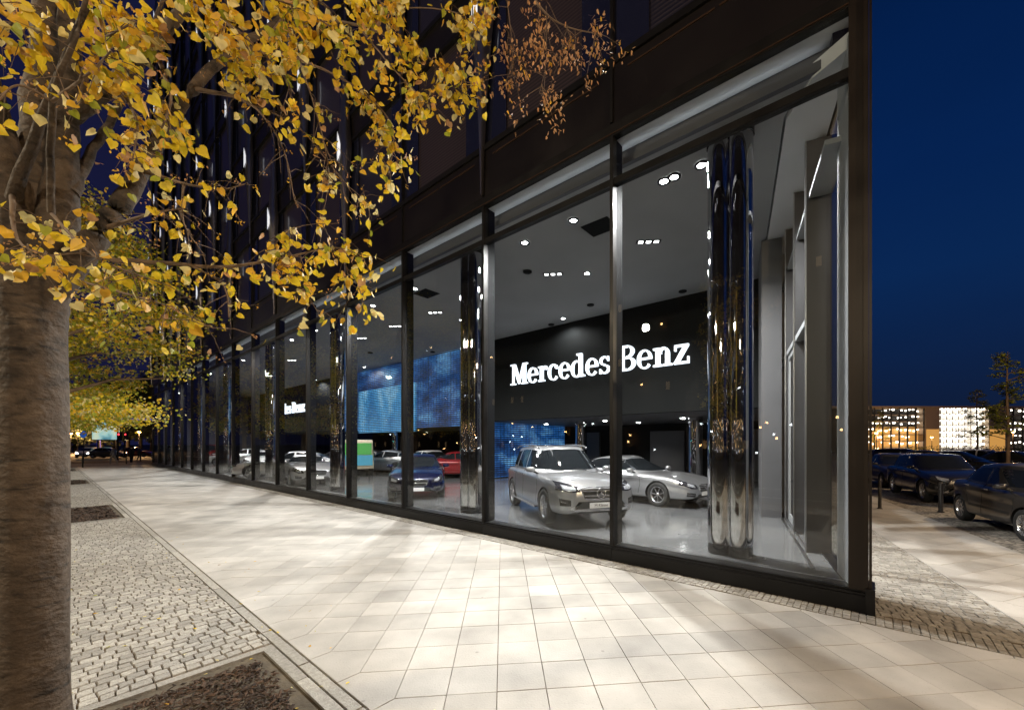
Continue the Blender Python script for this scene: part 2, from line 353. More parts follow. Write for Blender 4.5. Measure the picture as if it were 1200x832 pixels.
q_ = [p for p in a_]; g.prism(q_[::-1], -0.16, -0.006)
tag(g.build('parking_lane_cobbles', 'cobble_far'), kind='structure')
g = MB(); g.prism([SF2(-1, 0.0), SF2(60, 0.0), SF2(60, 3.3), SF2(-1, 3.3)][::-1], -0.158, -0.0165)
tag(g.build('side_pavement_bed', 'joint_sand'), kind='structure')
# side pavement further on where slabs stop
g = MB(); g.prism([SF2(22, 0.0), SF2(60, 0.0), SF2(60, 3.3), SF2(22, 3.3)][::-1], -0.02, -0.002)
tag(g.build('side_path', 'cobble_far'), kind='structure')
# wide asphalt beyond the parked cars and the forecourt behind the row
g = MB(); g.prism([SF2(-30, 9.6), SF2(90, 9.6), SF2(90, 90), SF2(-30, 90)][::-1], -0.16, -0.03)
tag(g.build('side_road', 'asphalt'), kind='structure')
# main road left of the cobbled strip, with kerb
def long_bar(name, s0, s1, D0, D1, z0, z1, m_, kind='structure'):
    g = MB(); g.box(-s1, -s0, D0 - 6.1, D1 - 6.1, z0, z1); o = g.build(name, m_, loc=C0, rz=ROT); tag(o, kind=kind); return o
long_bar('road_kerb', -20, 90, -2.62, -2.44, -0.16, 0.002, 'kerb_stone')
long_bar('road', -60, 140, -40, -2.62, -0.159, -0.13, 'asphalt')
long_bar('far_pavement', 54.6, 62, -2.4, 6.3, -0.1, -0.01, 'kerb_stone')
long_bar('cross_street', 62, 75, -2.4, 60, -0.1, -0.05, 'asphalt')
# lane markings on the road
g = MB()
for i in range(14): g.box(-(i * 9 + 4), -(i * 9), -11.9, -11.77, -0.13, -0.126)
g.box(-140, 20, -15.4, -15.3, -0.13, -0.126)
mat('road_paint', (0.7, 0.7, 0.66), 0.7, noise=(6, 0.2))
tag(g.build('road_markings', 'road_paint', loc=C0, rz=ROT), kind='structure')
# kerb row between slabs and cobbles: long narrow stones
g = MB(); s = -9.0
while s < 54:
    l = 0.98; t_ = rnd.random()
    g.box(-(s + l), -s, 1.415 - 6.1, 1.50 - 6.1, -0.1, 0.004 + rnd.uniform(-.001, .001), 0, t_); s += 1.0
tag(g.build('slab_edging', 'sett_stone', tone=True, loc=C0, rz=ROT), kind='structure')
# tree pits: soil, stone edging and bark mulch
for i, (a, b) in enumerate(pits):
    g = MB(); g.box(-b, -a, -1.38 - 6.1, 1.30 - 6.1, -0.12, -0.010)
    tag(g.build('tree_pit_soil', 'soil', loc=C0, rz=ROT), kind='structure')
    g = MB()
    for (x0, x1, y0, y1) in ((a - .09, b + .09, 1.30, 1.39), (a - .09, b + .09, -1.47, -1.38), (b, b + .09, -1.38, 1.30), (a - .09, a, -1.38, 1.30)):
        if x1 - x0 > y1 - y0:
            x = x0
            while x < x1 - .01: g.box(-min(x + 0.99, x1), -x, y0 - 6.1, y1 - 6.1, -.12, .012, 0, rnd.random()); x += 1.0
        else:
            y = y0
            while y < y1 - .01: g.box(-x1, -x0, y - 6.1, min(y + .96, y1) - 6.1, -.12, .012, 0, rnd.random()); y += .97
    tag(g.build('tree_pit_kerb', 'sett_stone', tone=True, loc=C0, rz=ROT), kind='structure')
    g = MB(); nchips = (16000, 5000, 2000, 900)[i]
    for _ in range(nchips):
        s = rnd.uniform(a + .02, b - .10); D = rnd.uniform(-1.3, 1.24)
        edge = min(b - .09 - s, 1.22 - D)
        if edge < 0.06 and rnd.random() > max(0.05, edge * 14 + .2 * sin(s * 9)): continue
        c = F(s, D - 6.1, 0.0); c.z = -0.008 + abs(rnd.gauss(0, .016)); ang = rnd.uniform(0, pi); k = rnd.uniform(.012, .034) * (1 if i == 0 else 2)
        ax = Vector((cos(ang), sin(ang), rnd.uniform(-.4, .4))) * k; ay = Vector((-sin(ang), cos(ang), rnd.uniform(-.5, .5))) * k * rnd.uniform(.2, .45)
        up = Vector((0, 0, .003)); tn = rnd.random() ** 1.5
        g.add([c - ax - ay, c + ax - ay * .5, c + ax * .9 + ay, c - ax * .8 + ay, c - ax * .2 + up * 2, c + ax * .3 + up * 2], [(0, 1, 5, 4), (1, 2, 5), (2, 3, 4, 5), (3, 0, 4)], 0, tn)
    tag(g.build('bark_mulch', 'mulch', tone=True), kind='stuff', label='dark brown bark mulch covering a tree pit', cat='mulch')
    # fallen leaves are added with the trees

# ================================================================= BUILDING
NB = 16
bld = empty('showroom_building', C0, ROT, label='dark glass corner building with a two-storey showroom and metal fins above', cat='building')
def part(mb, name, m_, par=None, **k): return mb.build(name, m_, par or bld, **k)
Z_SILL, Z_TR, Z_TOP = 0.26, 6.49, 7.26
Lf = S0 + BAY * NB + 0.2
# plinth per bay with fine joints
for k in range(NB):
    s0 = S0 + BAY * k if k else -0.03; s1 = S0 + BAY * (k + 1)
    g = MB(); g.box(-s1 + .006, -s0, -0.05, 0.25, -0.02, Z_SILL - .06); g.box(-s1 + .006, -s0, 0.0, 0.25, Z_SILL - .057, Z_SILL)
    g.box(-s1 + .006, -s0, -0.035, 0.0, Z_SILL - .057, Z_SILL - .03)
    part(g, 'plinth', 'plinth_metal')
# mullions and their deep inner fins
for k in range(NB + 1):
    s = S0 + BAY * k
    if k == 0:
        g = MB(); g.box(-.19, 0.0, -0.02, 0.16, Z_SILL, Z_TOP + .2); g.box(0.003, .03, -.05, .2, Z_SILL - .1, 40.5)
        g.box(-.05, .0, -.045, -.022, Z_SILL, 40)
        part(g, 'corner_post', 'bronze_metal')
        g = MB(); g.box(-.03, .06, -.09, .3, -.02, .30); part(g, 'corner_foot', 'plinth_metal')
        continue
    g = MB(); g.box(-s - .032, -s + .032, -.05, .07, Z_SILL, Z_TOP + .02); part(g, 'mullion', 'frame_metal')
    g = MB(); g.box(-s - .026, -s + .026, .073, .29, Z_SILL, Z_TOP + .0); part(g, 'mullion_fin', 'fin_inner')
# transoms, head, glass per bay
for k in range(NB):
    a = S0 + BAY * k + (.035 if k else 0); b = S0 + BAY * (k + 1) - .035
    g = MB(); g.box(-b, -a, -.03, .09, Z_TR - .055, Z_TR + .055); part(g, 'transom', 'frame_metal')
    g = MB(); g.box(-b, -a, .02, .034, Z_SILL, Z_TR - .055); part(g, 'window_pane', 'showroom_glass')
    g = MB(); g.box(-b, -a, .02, .034, Z_TR + .055, Z_TOP); part(g, 'fanlight_pane', 'showroom_glass')
    g = MB(); g.box(-b, -a, .1, .34, Z_SILL - .12, Z_SILL - .01); part(g, 'inner_sill', 'brushed_metal')
g = MB(); g.box(-Lf, -.19, -.04, .095, Z_TOP + .003, Z_TOP + .21); part(g, 'window_head', 'frame_metal')
g = MB(); g.box(-Lf, -.19, -.055, -.042, Z_TOP + .03, Z_TOP + .045); part(g, 'head_trim', 'trim_copper')
# spandrel band with slim copper rail per bay, ledge above
for k in range(NB):
    a = S0 + BAY * k + (.02 if k else -.18); b = S0 + BAY * (k + 1) - .02
    g = MB(); g.box(-b, -a, -.02, .3, Z_TOP + .22, 8.47); part(g, 'spandrel_panel', 'spandrel')
    g = MB(); g.box(-b + .28, -(a + b) / 2 - .03, -.035, -.023, 8.30, 8.325); g.box(-(a + b) / 2 + .03, -a - .28, -.035, -.023, 8.30, 8.325); part(g, 'spandrel_rail', 'trim_copper')
g = MB(); g.box(-Lf, 0, -.06, .3, 8.48, 8.60); part(g, 'ledge', 'frame_metal')
# backing volume of the upper floors and the roof
ROOF = 37.5
mat('core', (0.02, 0.02, 0.022), 0.8)
g = MB(); g.prism([(-Lf, .45), (-.02, .45), (-.02 + -.0 + 18 * (Wd.dot(-U)) + 0, 18 * Wd.dot(V)), (-Lf, 18)], 7.9, ROOF); part(g, 'upper_core', 'core')
g = MB(); g.box(-Lf - .1, .03, -.1, .5, ROOF, ROOF + .9); part(g, 'parapet', 'bronze_metal')
# upper windows: dusk glass with half-closed blinds
def blind_mat(name, c1, c2):
    m = mat(name, c1, 0.3, coat=0.6); N, L = nodes_of(m); p = N['Principled BSDF']; p.inputs['Coat Roughness'].default_value = 0.02
    tc = N.new('ShaderNodeTexCoord'); sp = N.new('ShaderNodeSeparateXYZ'); L.new(tc.outputs['Object'], sp.inputs[0])
    w = N.new('ShaderNodeMath'); w.operation = 'MULTIPLY'; w.inputs[1].default_value = 14; L.new(sp.outputs[2], w.inputs[0])
    fr = N.new('ShaderNodeMath'); fr.operation = 'FRACT'; L.new(w.outputs[0], fr.inputs[0])
    r = N.new('ShaderNodeValToRGB'); r.color_ramp.elements[0].color = (*c1, 1); r.color_ramp.elements[1].color = (*c2, 1); r.color_ramp.elements[0].position = .3; r.color_ramp.elements[1].position = .9
    L.new(fr.outputs[0], r.inputs[0]); L.new(r.outputs[0], p.inputs['Base Color'])
blind_mat('blinds_glass', (0.010, 0.008, 0.010), (0.060, 0.042, 0.036))
blind_mat('blinds_dim', (0.008, 0.008, 0.014), (0.035, 0.028, 0.032))
mat('upper_glass', (0.010, 0.011, 0.022), 0.06, spec=0.9, coat=0.5)
def scale_at(k): return 0.000438 * k + 0.001068
for fl in range(7):
    z0 = 8.62 + 4.0 * fl
    for k in range(NB):
        a = S0 + BAY * k + (.03 if k else -.15); b = S0 + BAY * (k + 1) - .03
        px_per_m = (1 / scale_at(k)) / 936 * 96.6
        if z0 > 2 + 560 / ((1 / scale_at(k + 1)) / 936 * 96.6): continue      # floor lies well above the picture here
        mid = (a + b) / 2
        g = MB(); g.box(-b, -a, .06, .08, z0, z0 + 3.1)
        w = part(g, 'upper_window', 'blinds_glass' if (k + fl) % 3 else 'blinds_dim')
        g = MB(); g.box(-b, -b + .62, .02, .045, z0 + .02, z0 + 3.08); part(g, 'glass_leaf', 'upper_glass', w)
        g = MB(); g.box(-a - .62, -a, .02, .045, z0 + .02, z0 + 3.08); part(g, 'glass_leaf', 'upper_glass', w)
        g = MB(); g.box(-mid - .025, -mid + .025, -.0, .055, z0, z0 + 3.1) 
        g = MB(); g.box(-b, -a, .0, .3, z0 + 3.12, z0 + 3.93); part(g, 'upper_spandrel', 'spandrel')
for fl in range(1, 8):
    z0 = 8.48 + 4.0 * fl
    g = MB(); g.box(-Lf, 0, -.06, .3, z0 - .02, z0 + .1); part(g, 'ledge', 'frame_metal')
    g = MB(); g.box(-Lf, 0, -.05, .3, z0 - .85, z0 - .76); part(g, 'ledge', 'frame_metal')
# spindle fins: slim, widening to a waist with an emissive strip added for its bright streak, alternating floor by floor
mat('fin_metal', (0.30, 0.28, 0.28), 0.28, 0.95); mat('fin_emissive', (.8, .8, .8), .4, emit=(.85, .9, 1), estr=.7)
proto_fin = None
for k in range(1, NB + 1):
    s = S0 + BAY * k
    for row in range(8):
        zc = 11.4 + 4.0 * row
        if (row + k) % 2: continue
        if zc - 4 > 2 + 540 / ((1 / scale_at(k)) / 936 * 96.6): continue
        if proto_fin is None:
            g = MB(); n = 24
            for sg in (-1, 1):
                vs = []; fs = []
                for i in range(n + 1):
                    t = -1 + 2 * i / n; z = t * 3.9; w = 0.035 + 0.36 * max(0, 1 - abs(t)) ** 1.7 ; dpt = .06 + .22 * max(0, 1 - abs(t)) ** 1.4
                    vs += [(sg * w, .0, z), (0, -dpt, z), (0, .0, z)]
                for i in range(n): fs += [(3 * i, 3 * i + 1, 3 * i + 4, 3 * i + 3), (3 * i, 3 * i + 3, 3 * i + 5, 3 * i + 2)]
                g.add(vs, fs, 0, .5, True)
            proto_fin = part(g, 'facade_fin', 'fin_metal'); fo = proto_fin
            g = MB(); 
            for sg in (-1, 1): g.add([(sg * .02, -.285, -.45), (sg * .10, -.235, -.2), (sg * .10, -.235, .1), (sg * .02, -.285, .5)], [(0, 1, 2, 3)])
            g.build('fin_bright_strip', 'fin_emissive', fo)
        else:
            fo = proto_fin.copy(); col.objects.link(fo); fo.parent = bld
            c = proto_fin.children[0].copy(); col.objects.link(c); c.parent = fo
        fo.location = (-s, -.06, zc)
# slim verticals at every bay line of the upper floors
for k in range(1, NB + 1):
    s = S0 + BAY * k; g = MB(); g.box(-s - .025, -s + .025, -.058, .05, 7.49, ROOF); part(g, 'upper_mullion', 'frame_metal')
# ---- interior shell
mat('fill_glow', (.9, .9, .9), .5, emit=(.9, .95, 1), estr=5)
sideC = lambda t, e_: ((SF(t, e_) - C0).dot(-U), (SF(t, e_) - C0).dot(V))
g = MB(); g.prism([(-Lf, .12), (-.16, .12), sideC(1, -.06), sideC(17, -.06), (-Lf, 16.5)], -.1, FLOOR); part(g, 'showroom_floor', 'showroom_floor')
g = MB(); g.prism([(-Lf, .42), (-.6, .42), sideC(1.2, -.75), sideC(17, -.75), (-Lf, 16.5)], CEIL, CEIL + .2); part(g, 'ceiling', 'ceiling_grey')
g = MB(); g.box(-Lf, -.16, .10, .41, Z_TOP + .005, Z_TOP + .06); part(g, 'light_soffit', 'soffit_light')
g = MB(); g.box(-Lf, -.3, .414, .45, CEIL - .01, Z_TOP + .06); part(g, 'soffit_upstand', 'wall_grey')
g = MB(); g.box(-Lf, -.4, .396, .412, CEIL + .05, CEIL + .09); part(g, 'soffit_fill_strip', 'fill_glow')  # unseen glowing strip added to brighten the soffit
g = MB(); g.box(-Lf, -.35, .362, .372, CEIL - .01, CEIL + .115); g.box(-Lf, -.35, .373, .413, CEIL - .01, CEIL + .0); part(g, 'fill_strip_lip', 'wall_grey')  # lip added to hide the glowing strip from below
g = MB(); g.prism([(-.6, .42), (-.19, .2), sideC(1, -.1), sideC(17, -.1), sideC(17, -.72), sideC(1.2, -.72)], CEIL - .04, CEIL + .16); part(g, 'side_soffit', 'soffit_light')
# bulkhead carrying the sign, video wall
g = MB(); g.box(-15.0, -1.80, DB, DB + .3, 3.1, CEIL); part(g, 'bulkhead_wall', 'wall_dark')
g = MB(); g.box(-Lf, -31.5, DB, DB + .3, 3.1, CEIL); part(g, 'bulkhead_wall', 'wall_dark')
g = MB(); g.box(-31.4, -15.1, DB + .02, DB + .25, 2.95, CEIL - .05); part(g, 'video_wall', 'led_blue')
g = MB(); g.box(-27.4, -20.6, DB - .06, DB + .015, 2.75, 5.55); part(g, 'video_screen', 'led_bright')
g = MB(); g.box(-15.05, -14.9, DB + .35, 14.3, FLOOR + .05, 3.08); part(g, 'video_wall', 'led_blue')
g = MB(); g.prism([(-Lf, DB + .32), (-1.9, DB + .32), (-4.0, 16.5), (-Lf, 16.5)], 3.1, 3.3); part(g, 'low_ceiling', 'wall_grey')
g = MB(); g.box(-Lf, -3.7, 15.2, 15.4, FLOOR, 3.1); part(g, 'rear_wall', 'wall_dark')
g = MB(); g.box(-Lf, -Lf + .15, .3, 16.5, FLOOR, CEIL); part(g, 'end_wall', 'wall_grey')
for (x, y) in ((-11.1, 10.5), (-5.5, 10.5), (-20, 10.5), (-28, 10.5), (-36, 10.5)):
    g = MB(); g.lathe([(.28, FLOOR), (.28, 3.1)], 28, (x, y, 0)); part(g, 'rear_column', 'chrome')
for (x0, x1) in ((-14.2, -12.8), (-9.5, -7.6), (-4.5, -2.4), (-26, -23), (-35, -33)):
    g = MB(); g.box(x0, x1, 15.0, 15.18, FLOOR, 2.7); part(g, 'display_panel', 'wall_grey')
# glazed side along the side street: fins, rails, door
def side_box(mb, t0, t1, e0, e1, z0, z1, mi=0):
    mb.prism([sideC(t0, e0), sideC(t1, e0), sideC(t1, e1), sideC(t0, e1)], z0, z1, mi)
g = MB(); side_box(g, .35, 17, -.16, .02, -.02, Z_SILL - .02); part(g, 'side_plinth', 'plinth_metal')
g = MB(); side_box(g, .3, 17, -.3, .02, Z_TOP - .1, ROOF); part(g, 'side_upper_wall', 'spandrel')
fin_t = [1.85, 3.35, 4.85]
mat('fin_dark', (0.045, 0.045, 0.048), 0.45, noise=(1, .1))
for i, t in enumerate(fin_t):
    g = MB(); side_box(g, t, t + .07, -.37, -.03, FLOOR, CEIL - .05); part(g, 'side_fin', 'fin_dark')
    g = MB(); side_box(g, t - .012, t + .08, -.39, -.373, FLOOR, CEIL - .05); part(g, 'fin_edge', 'brushed_metal')
ends = [.45] + fin_t + [6.2]
for i in range(4):
    t0 = ends[i] + .09; t1 = ends[i + 1] - .02
    g = MB(); side_box(g, t0, t1, -.055, -.04, Z_SILL, 6.0); part(g, 'side_pane', 'showroom_glass')
    g = MB(); side_box(g, t0, t1, -.34, -.03, 6.0, 6.07); part(g, 'side_rail', 'panel_light')
    g = MB(); side_box(g, t0, t1, -.055, -.04, 6.07, Z_TOP - .15); part(g, 'side_pane', 'showroom_glass')
for i in (1, 2, 3):
    t0 = ends[i] + .09; t1 = ends[i + 1] - .02
    g = MB(); side_box(g, t0, t1, -.36, -.06, 4.02, 4.12); part(g, 'door_head', 'panel_light')
    g = MB(); side_box(g, t0, t1, -.36, -.34, FLOOR + .001, FLOOR + .05); part(g, 'door_threshold', 'brushed_metal')
# glazed door leaf with lever handle
g = MB(); 
for (a, b) in ((3.45, 3.52), (4.68, 4.75)): side_box(g, a, b, -.33, -.29, FLOOR + .05, 4.0)
side_box(g, 3.52, 4.68, -.33, -.29, 3.9, 4.0); side_box(g, 3.52, 4.68, -.33, -.29, FLOOR + .05, FLOOR + .2)
dr = part(g, 'side_door', 'panel_light')
g = MB(); side_box(g, 3.56, 3.70, -.40, -.38, 1.22, 1.25); side_box(g, 3.56, 3.60, -.38, -.335, 1.22, 1.25); g.build('door_handle', 'chrome', dr)
# pale corner lining and the pier at the end of the glazed side
g = MB(); g.prism([(-.20, .17), (-.05, .17), sideC(.78, -.03), sideC(.78, -.16)], FLOOR, CEIL + .1); part(g, 'corner_lining', 'panel_light')
g = MB(); side_box(g, 6.2, 17, -.42, .0, FLOOR, CEIL - .05); part(g, 'side_wall', 'wall_grey')
g = MB(); side_box(g, 5.2, 6.6, -.85, -.42, FLOOR, CEIL - .05); part(g, 'pier', 'wall_grey')
g = MB(); side_box(g, .9, 6.0, -.45, -.40, FLOOR + .001, FLOOR + .012); part(g, 'floor_trim', 'brushed_metal')

for j, (px, py) in enumerate(((709, 493), (748, 495), (640, 497), (800, 490))):
    p = on_z(px, py, 3.09); g = MB(); g.lathe([(.0001, -.02), (.08, -.02), (.10, 0)], 14); tag(g.build('ceiling_light', 'lamp_white', loc=p), 'small spotlight in the low rear ceiling ' + ('above the off-roader roof', 'right of the window post, over the estate car', 'near the striped rear screen', 'nearest the corner column')[j], 'ceiling light', 'rear ceiling spotlights')
    light('spot_light', 'SPOT', p - Vector((0, 0, .05)), 160, (1, .95, .9), .06, spot=130, blend=.6, aim=p + Vector((0, 0, -5)))
# ---- illuminated lettering
def shapes(ch):
    R = []; ring = lambda cx, cy, rx, ry, a0, a1, h=.13, v=.055: R.append(('arc', cx, cy, rx, ry, a0, a1, h, v)); rect = lambda *a: R.append(('rect',) + a); poly = lambda *p: R.append(('poly', p))
    xh = .70
    if ch == 'M':
        rect(0, 0, .34, .06); rect(.0, .94, .26, 1); rect(.14, .06, .21, .94); rect(.86, .06, 1.02, .94); rect(.74, 0, 1.14, .06); rect(.88, .94, 1.14, 1)
        poly((.14, 1), (.32, 1), (.62, .24), (.55, .03)); poly((.86, 1), (.92, 1), (.59, .03), (.55, .10)); w = 1.12
    elif ch == 'e': ring(.32, .35, .32, .37, 0, 318, .14); rect(.12, .34, .62, .41); w = .64
    elif ch == 'r': rect(.0, 0, .38, .07); rect(.11, .07, .28, .63); rect(0, .63, .26, .70); ring(.44, .42, .26, .28, 75, 175, .09, .09); ring(.46, .60, .07, .08, 0, 360, .069, .069); w = .54
    elif ch == 'c': ring(.32, .35, .32, .37, 48, 318, .14); ring(.50, .56, .07, .07, 0, 360, .069, .069); w = .60
    elif ch == 'd': ring(.30, .35, .30, .37, 40, 320, .14, .055); rect(.44, .0, .61, .95); rect(.32, .93, .60, 1.0); rect(.58, 0, .74, .07); w = .74
    elif ch == 's': ring(.26, .525, .23, .19, 20, 275, .10, .065); ring(.27, .18, .25, .19, -160, 95, .105, .065); rect(.42, .50, .47, .70); rect(.03, .0, .08, .2); w = .53
    elif ch == '-': rect(.02, .30, .22, .39); w = .24
    elif ch == 'B': rect(0, 0, .46, .08); rect(0, .92, .46, 1); rect(.13, .08, .32, .92); ring(.44, .755, .34, .245, -90, 90, .15, .06); ring(.46, .27, .38, .27, -90, 90, .16, .06); rect(.30, .475, .48, .55); w = .86
    elif ch == 'n': rect(0, 0, .36, .07); rect(.10, .07, .27, .63); rect(0, .63, .26, .70); ring(.42, .44, .24, .27, 0, 170, .16, .08); rect(.50, .07, .66, .46); rect(.42, 0, .76, .07); w = .78
    elif ch == 'z': rect(.02, .62, .56, .70); rect(0, 0, .58, .08); poly((.36, .62), (.55, .62), (.20, .08), (.02, .08)); rect(.02, .48, .08, .62); rect(.52, .08, .58, .24); w = .60
    return R, w
def letter_mesh(ch, k, mb, x0, depth=.10):
    R, w = shapes(ch); j = 0
    for sh in R:
        j += 1; f = -depth - .0015 * j
        if sh[0] == 'rect': _, a, b, c, d = sh; pts = [(a, b), (c, b), (c, d), (a, d)]; polys = [pts]
        elif sh[0] == 'poly': polys = [list(sh[1])]
        else:
            _, cx, cy, rx, ry, a0, a1, h, v = sh; n = max(6, int(abs(a1 - a0) / 12)); polys = []; o = []; i_ = []
            for q in range(n + 1):
                a = radians(a0 + (a1 - a0) * q / n); th = v + (h - v) * cos(a) ** 2
                o.append((cx + rx * cos(a), cy + ry * sin(a))); i_.append((cx + (rx - th) * cos(a), cy + max(ry - th, .001) * sin(a)))
            for q in range(n): polys.append([o[q], o[q + 1], i_[q + 1], i_[q]])
        for pts in polys:
            n = len(pts); P = [(x0 + p[0] * k * .955, p[1] * k) for p in pts]
            vs = [(x, f, z) for x, z in P] + [(x, 0, z) for x, z in P]
            mb.add(vs, [list(range(n))] + [(i, (i + 1) % n, n + (i + 1) % n, n + i) for i in range(n)])
    return w * k * .955
def sign(s_left, label):
    k = 0.93; o = empty('lettering_sign', F(s_left, DB - .012, 4.70), ROT, label=label, cat='sign', group='illuminated showroom lettering')
    x = 0
    for ch in 'Mercedes-Benz':
        mb = MB(); w = letter_mesh(ch, k, mb, x); mb.build('letter', 'sign_white', o)
        x += w + .055 * k
    return x
wl_ = sign(12.87, 'large glowing white Mercedes-Benz lettering on the dark wall above the silver off-roader')
sign(44.9, 'distant Mercedes-Benz lettering glowing white near the far end of the showroom')
print('SIGN LEN', wl_)

# ---- chrome columns
def column(s, i):
    # two merged round shafts: outline of a figure eight
    r = .20; dd = .145; pts = []
    for lobe in (-1, 1):
        a0 = atan2(sqrt(r * r - dd * dd), dd)  # joint angle
        n = 28
        for q in range(n + 1):
            a = -(pi - a0) + 2 * (pi - a0) * q / n
            pts.append((dd + r * cos(a), r * sin(a)) if lobe == 1 else (-dd - r * cos(a), -r * sin(a)))
    o = empty('chrome_column', F(s, .84, FLOOR), ROT)
    g = MB(); n = len(pts)
    vs = [(p[0], p[1], .17) for p in pts] + [(p[0], p[1], CEIL - FLOOR - .12) for p in pts]
    g.add(vs, [(a, (a + 1) % n, n + (a + 1) % n, n + a) for a in range(n)], 0, .5, True); g.build('shaft', 'chrome', o)
    g = MB(); g.prism([(p[0] * .985, p[1] * .98) for p in pts], 0, .168); g.build('base', 'black_gloss', o)
    g = MB(); g.prism([(p[0] * 1.04, p[1] * 1.05) for p in pts], CEIL - FLOOR - .119, CEIL - FLOOR); g.build('collar', 'black_gloss', o)
    return o
cols = [1.75, 8.07, 15.8, 23.1, 31.0, 38.0, 45.0]
cl = ['mirror-polished double column nearest the building corner', 'mirror-polished double column between the dark blue car and the silver off-roader',
      'polished double column beside the silver roadster', 'polished double column left of the silver roadster, fourth from the corner', 'polished double column fifth from the building corner',
      'polished double column sixth from the building corner', 'polished double column farthest from the building corner']
for i, s in enumerate(cols): tag(column(s, i), cl[i], 'column', 'chrome columns along the window front')

# ---- ceiling lights
LIGHTS = [(615, 284), (672, 258), (778, 212), (790, 207), (822, 193), (688, 320), (660, 373), (486, 338), (437, 358), (427, 430),
          (342, 398), (370, 387), (285, 422), (301, 415), (247, 438), (219, 449.5), (279, 456), (370, 444.6)]
POW = [900, 4200, 220, 260, 2900, 700, 450, 3600, 900, 600, 3400, 700, 2600, 900, 2600, 2400, 600, 600]
WARM = {5: (1, .86, .68), 10: (1, .9, .8)}
where = ['in front of the sign, near the second pane', 'above the silver off-roader', 'left one of the close pair by the corner column', 'right one of the close pair by the corner column',
         'brightest one beside the head of the corner column', 'warm one between sign and nearest pane', 'spotlight just above the word on the dark wall', 'above the dark blue car, right one',
         'above the dark blue car, left one', 'at the top edge of the video wall', 'left of the third column', 'just left of the third column top', 'four bays beyond the third column',
         'right above the fourth column', 'over the far third of the hall', 'farthest along the window front', 'deep in the hall above the distant letters', 'deep in the hall right of the distant letters']
GL = 0.72
lamp0 = None
for i, (px, py) in enumerate(LIGHTS):
    p = on_z(px, py, CEIL); 
    if lamp0 is None:
        lamp0 = empty('ceiling_light', p)
        g = MB(); g.lathe([(.075, -.02), (.12, -.02), (.125, -.001), (.12, 0)], 20); g.build('bezel', 'black_gloss', lamp0)
        g = MB(); g.lathe([(.0001, -.012), (.074, -.012)], 20, smooth=False); g.build('lens', 'lamp_white', lamp0); o = lamp0
    else: o = copy_tree(lamp0)
    o.location = p - Vector((0, 0, .003)); tag(o, 'lit ceiling spotlight ' + where[i], 'ceiling light', 'showroom spotlights')
    light('spot_light', 'SPOT', p - Vector((0, 0, .06)), POW[i] * GL, WARM.get(i, (1, .965, .92)), .07, spot=158, blend=.6, aim=p + Vector((0, 0, -5)))
TRI = [(648, 321), (760, 283), (510, 366), (463, 382), (423, 396), (342, 422), (275, 436)]
tl = ['over the sign wall', 'left of the corner column', 'between the second column and the video wall', 'above the bright end of the video wall', 'above the video screen left edge', 'before the distant lettering', 'farthest in the hall']
t0_ = None
for i, (px, py) in enumerate(TRI):
    p = on_z(px, py, CEIL)
    if t0_ is None:
        t0_ = empty('downlight_strip', p, ROT + .6); g = MB(); g.box(-.3, .3, -.075, .075, -.012, 0); g.build('housing', 'wall_dark', t0_)
        for q in (-1, 0, 1):
            g = MB(); g.box(q * .19 - .055, q * .19 + .055, -.05, .05, -.02, -.013); g.build('lens', 'lamp_small', t0_)
        o = t0_
    else: o = copy_tree(t0_)
    o.location = p - Vector((0, 0, .002)); tag(o, 'row of three small square downlights ' + tl[i], 'ceiling light', 'small triple downlights')
DET = [(618, 318, 'left of the sign spotlight'), (692, 357, 'right of the sign spotlight'), (646, 380, 'at the top edge of the dark sign wall'), (800, 341, 'left of the corner column at the wall edge'), (434, 413, 'above the video screen'), (507, 412, 'above the striped video wall')]
for px, py, w in DET:
    p = on_z(px, py, CEIL); g = MB(); g.lathe([(.0001, -.05), (.10, -.05), (.13, -.03), (.13, 0)], 20)
    tag(g.build('ceiling_speaker', 'wall_dark', loc=p - Vector((0, 0, .002))), 'round dark ceiling fitting ' + w, 'ceiling fitting', 'round ceiling fittings')
for px, py, w in ((703, 266, 'beside the spotlights over the off-roader'), (500, 344, 'beside the spotlight over the dark blue car')):
    p = on_z(px, py, CEIL); g = MB(); g.box(-.35, .35, -.28, .28, -.012, 0)
    for q in range(8): g.box(-.32, .32, -.25 + q * .065, -.22 + q * .065, -.02, -.0125)
    tag(g.build('ceiling_vent', 'wall_dark', loc=p - Vector((0, 0, .002)), rz=ROT), 'dark square ceiling vent ' + w, 'vent', 'ceiling vents')
# ================================================================= CARS
def paint(name, base, metal=0.0, rough=0.3):
    m = mat(name, base, rough, metal, coat=1.0); m.node_tree.nodes['Principled BSDF'].inputs['Coat Roughness'].default_value = 0.03
paint('paint_silver', (0.44, 0.445, 0.46), 0.75, 0.30); paint('paint_grey', (0.10, 0.10, 0.105), 0.6, 0.3); paint('paint_blue', (0.003, 0.006, 0.038), 0.4, 0.22)
paint('paint_black', (0.012, 0.012, 0.014), 0.3, 0.25); paint('paint_red', (0.20, 0.008, 0.008), 0.2, 0.25); paint('paint_white', (0.72, 0.72, 0.72), 0.0, 0.35); paint('paint_anthracite', (0.06, 0.055, 0.052), 0.6, 0.3)
mat('car_glass', (0.010, 0.012, 0.014), 0.02, spec=0.7); mat('car_black', (0.012, 0.012, 0.012), 0.5)
mat('lamp_glass', (0.62, 0.64, 0.68), 0.12, 0.5, coat=1.0); mat('lamp_dark', (0.05, 0.05, 0.06), 0.1, 0.5, coat=1.0)
mat('tail_red', (0.35, 0.01, 0.008), 0.12, coat=1.0); mat('rim_metal', (0.60, 0.60, 0.62), 0.25, 0.9)
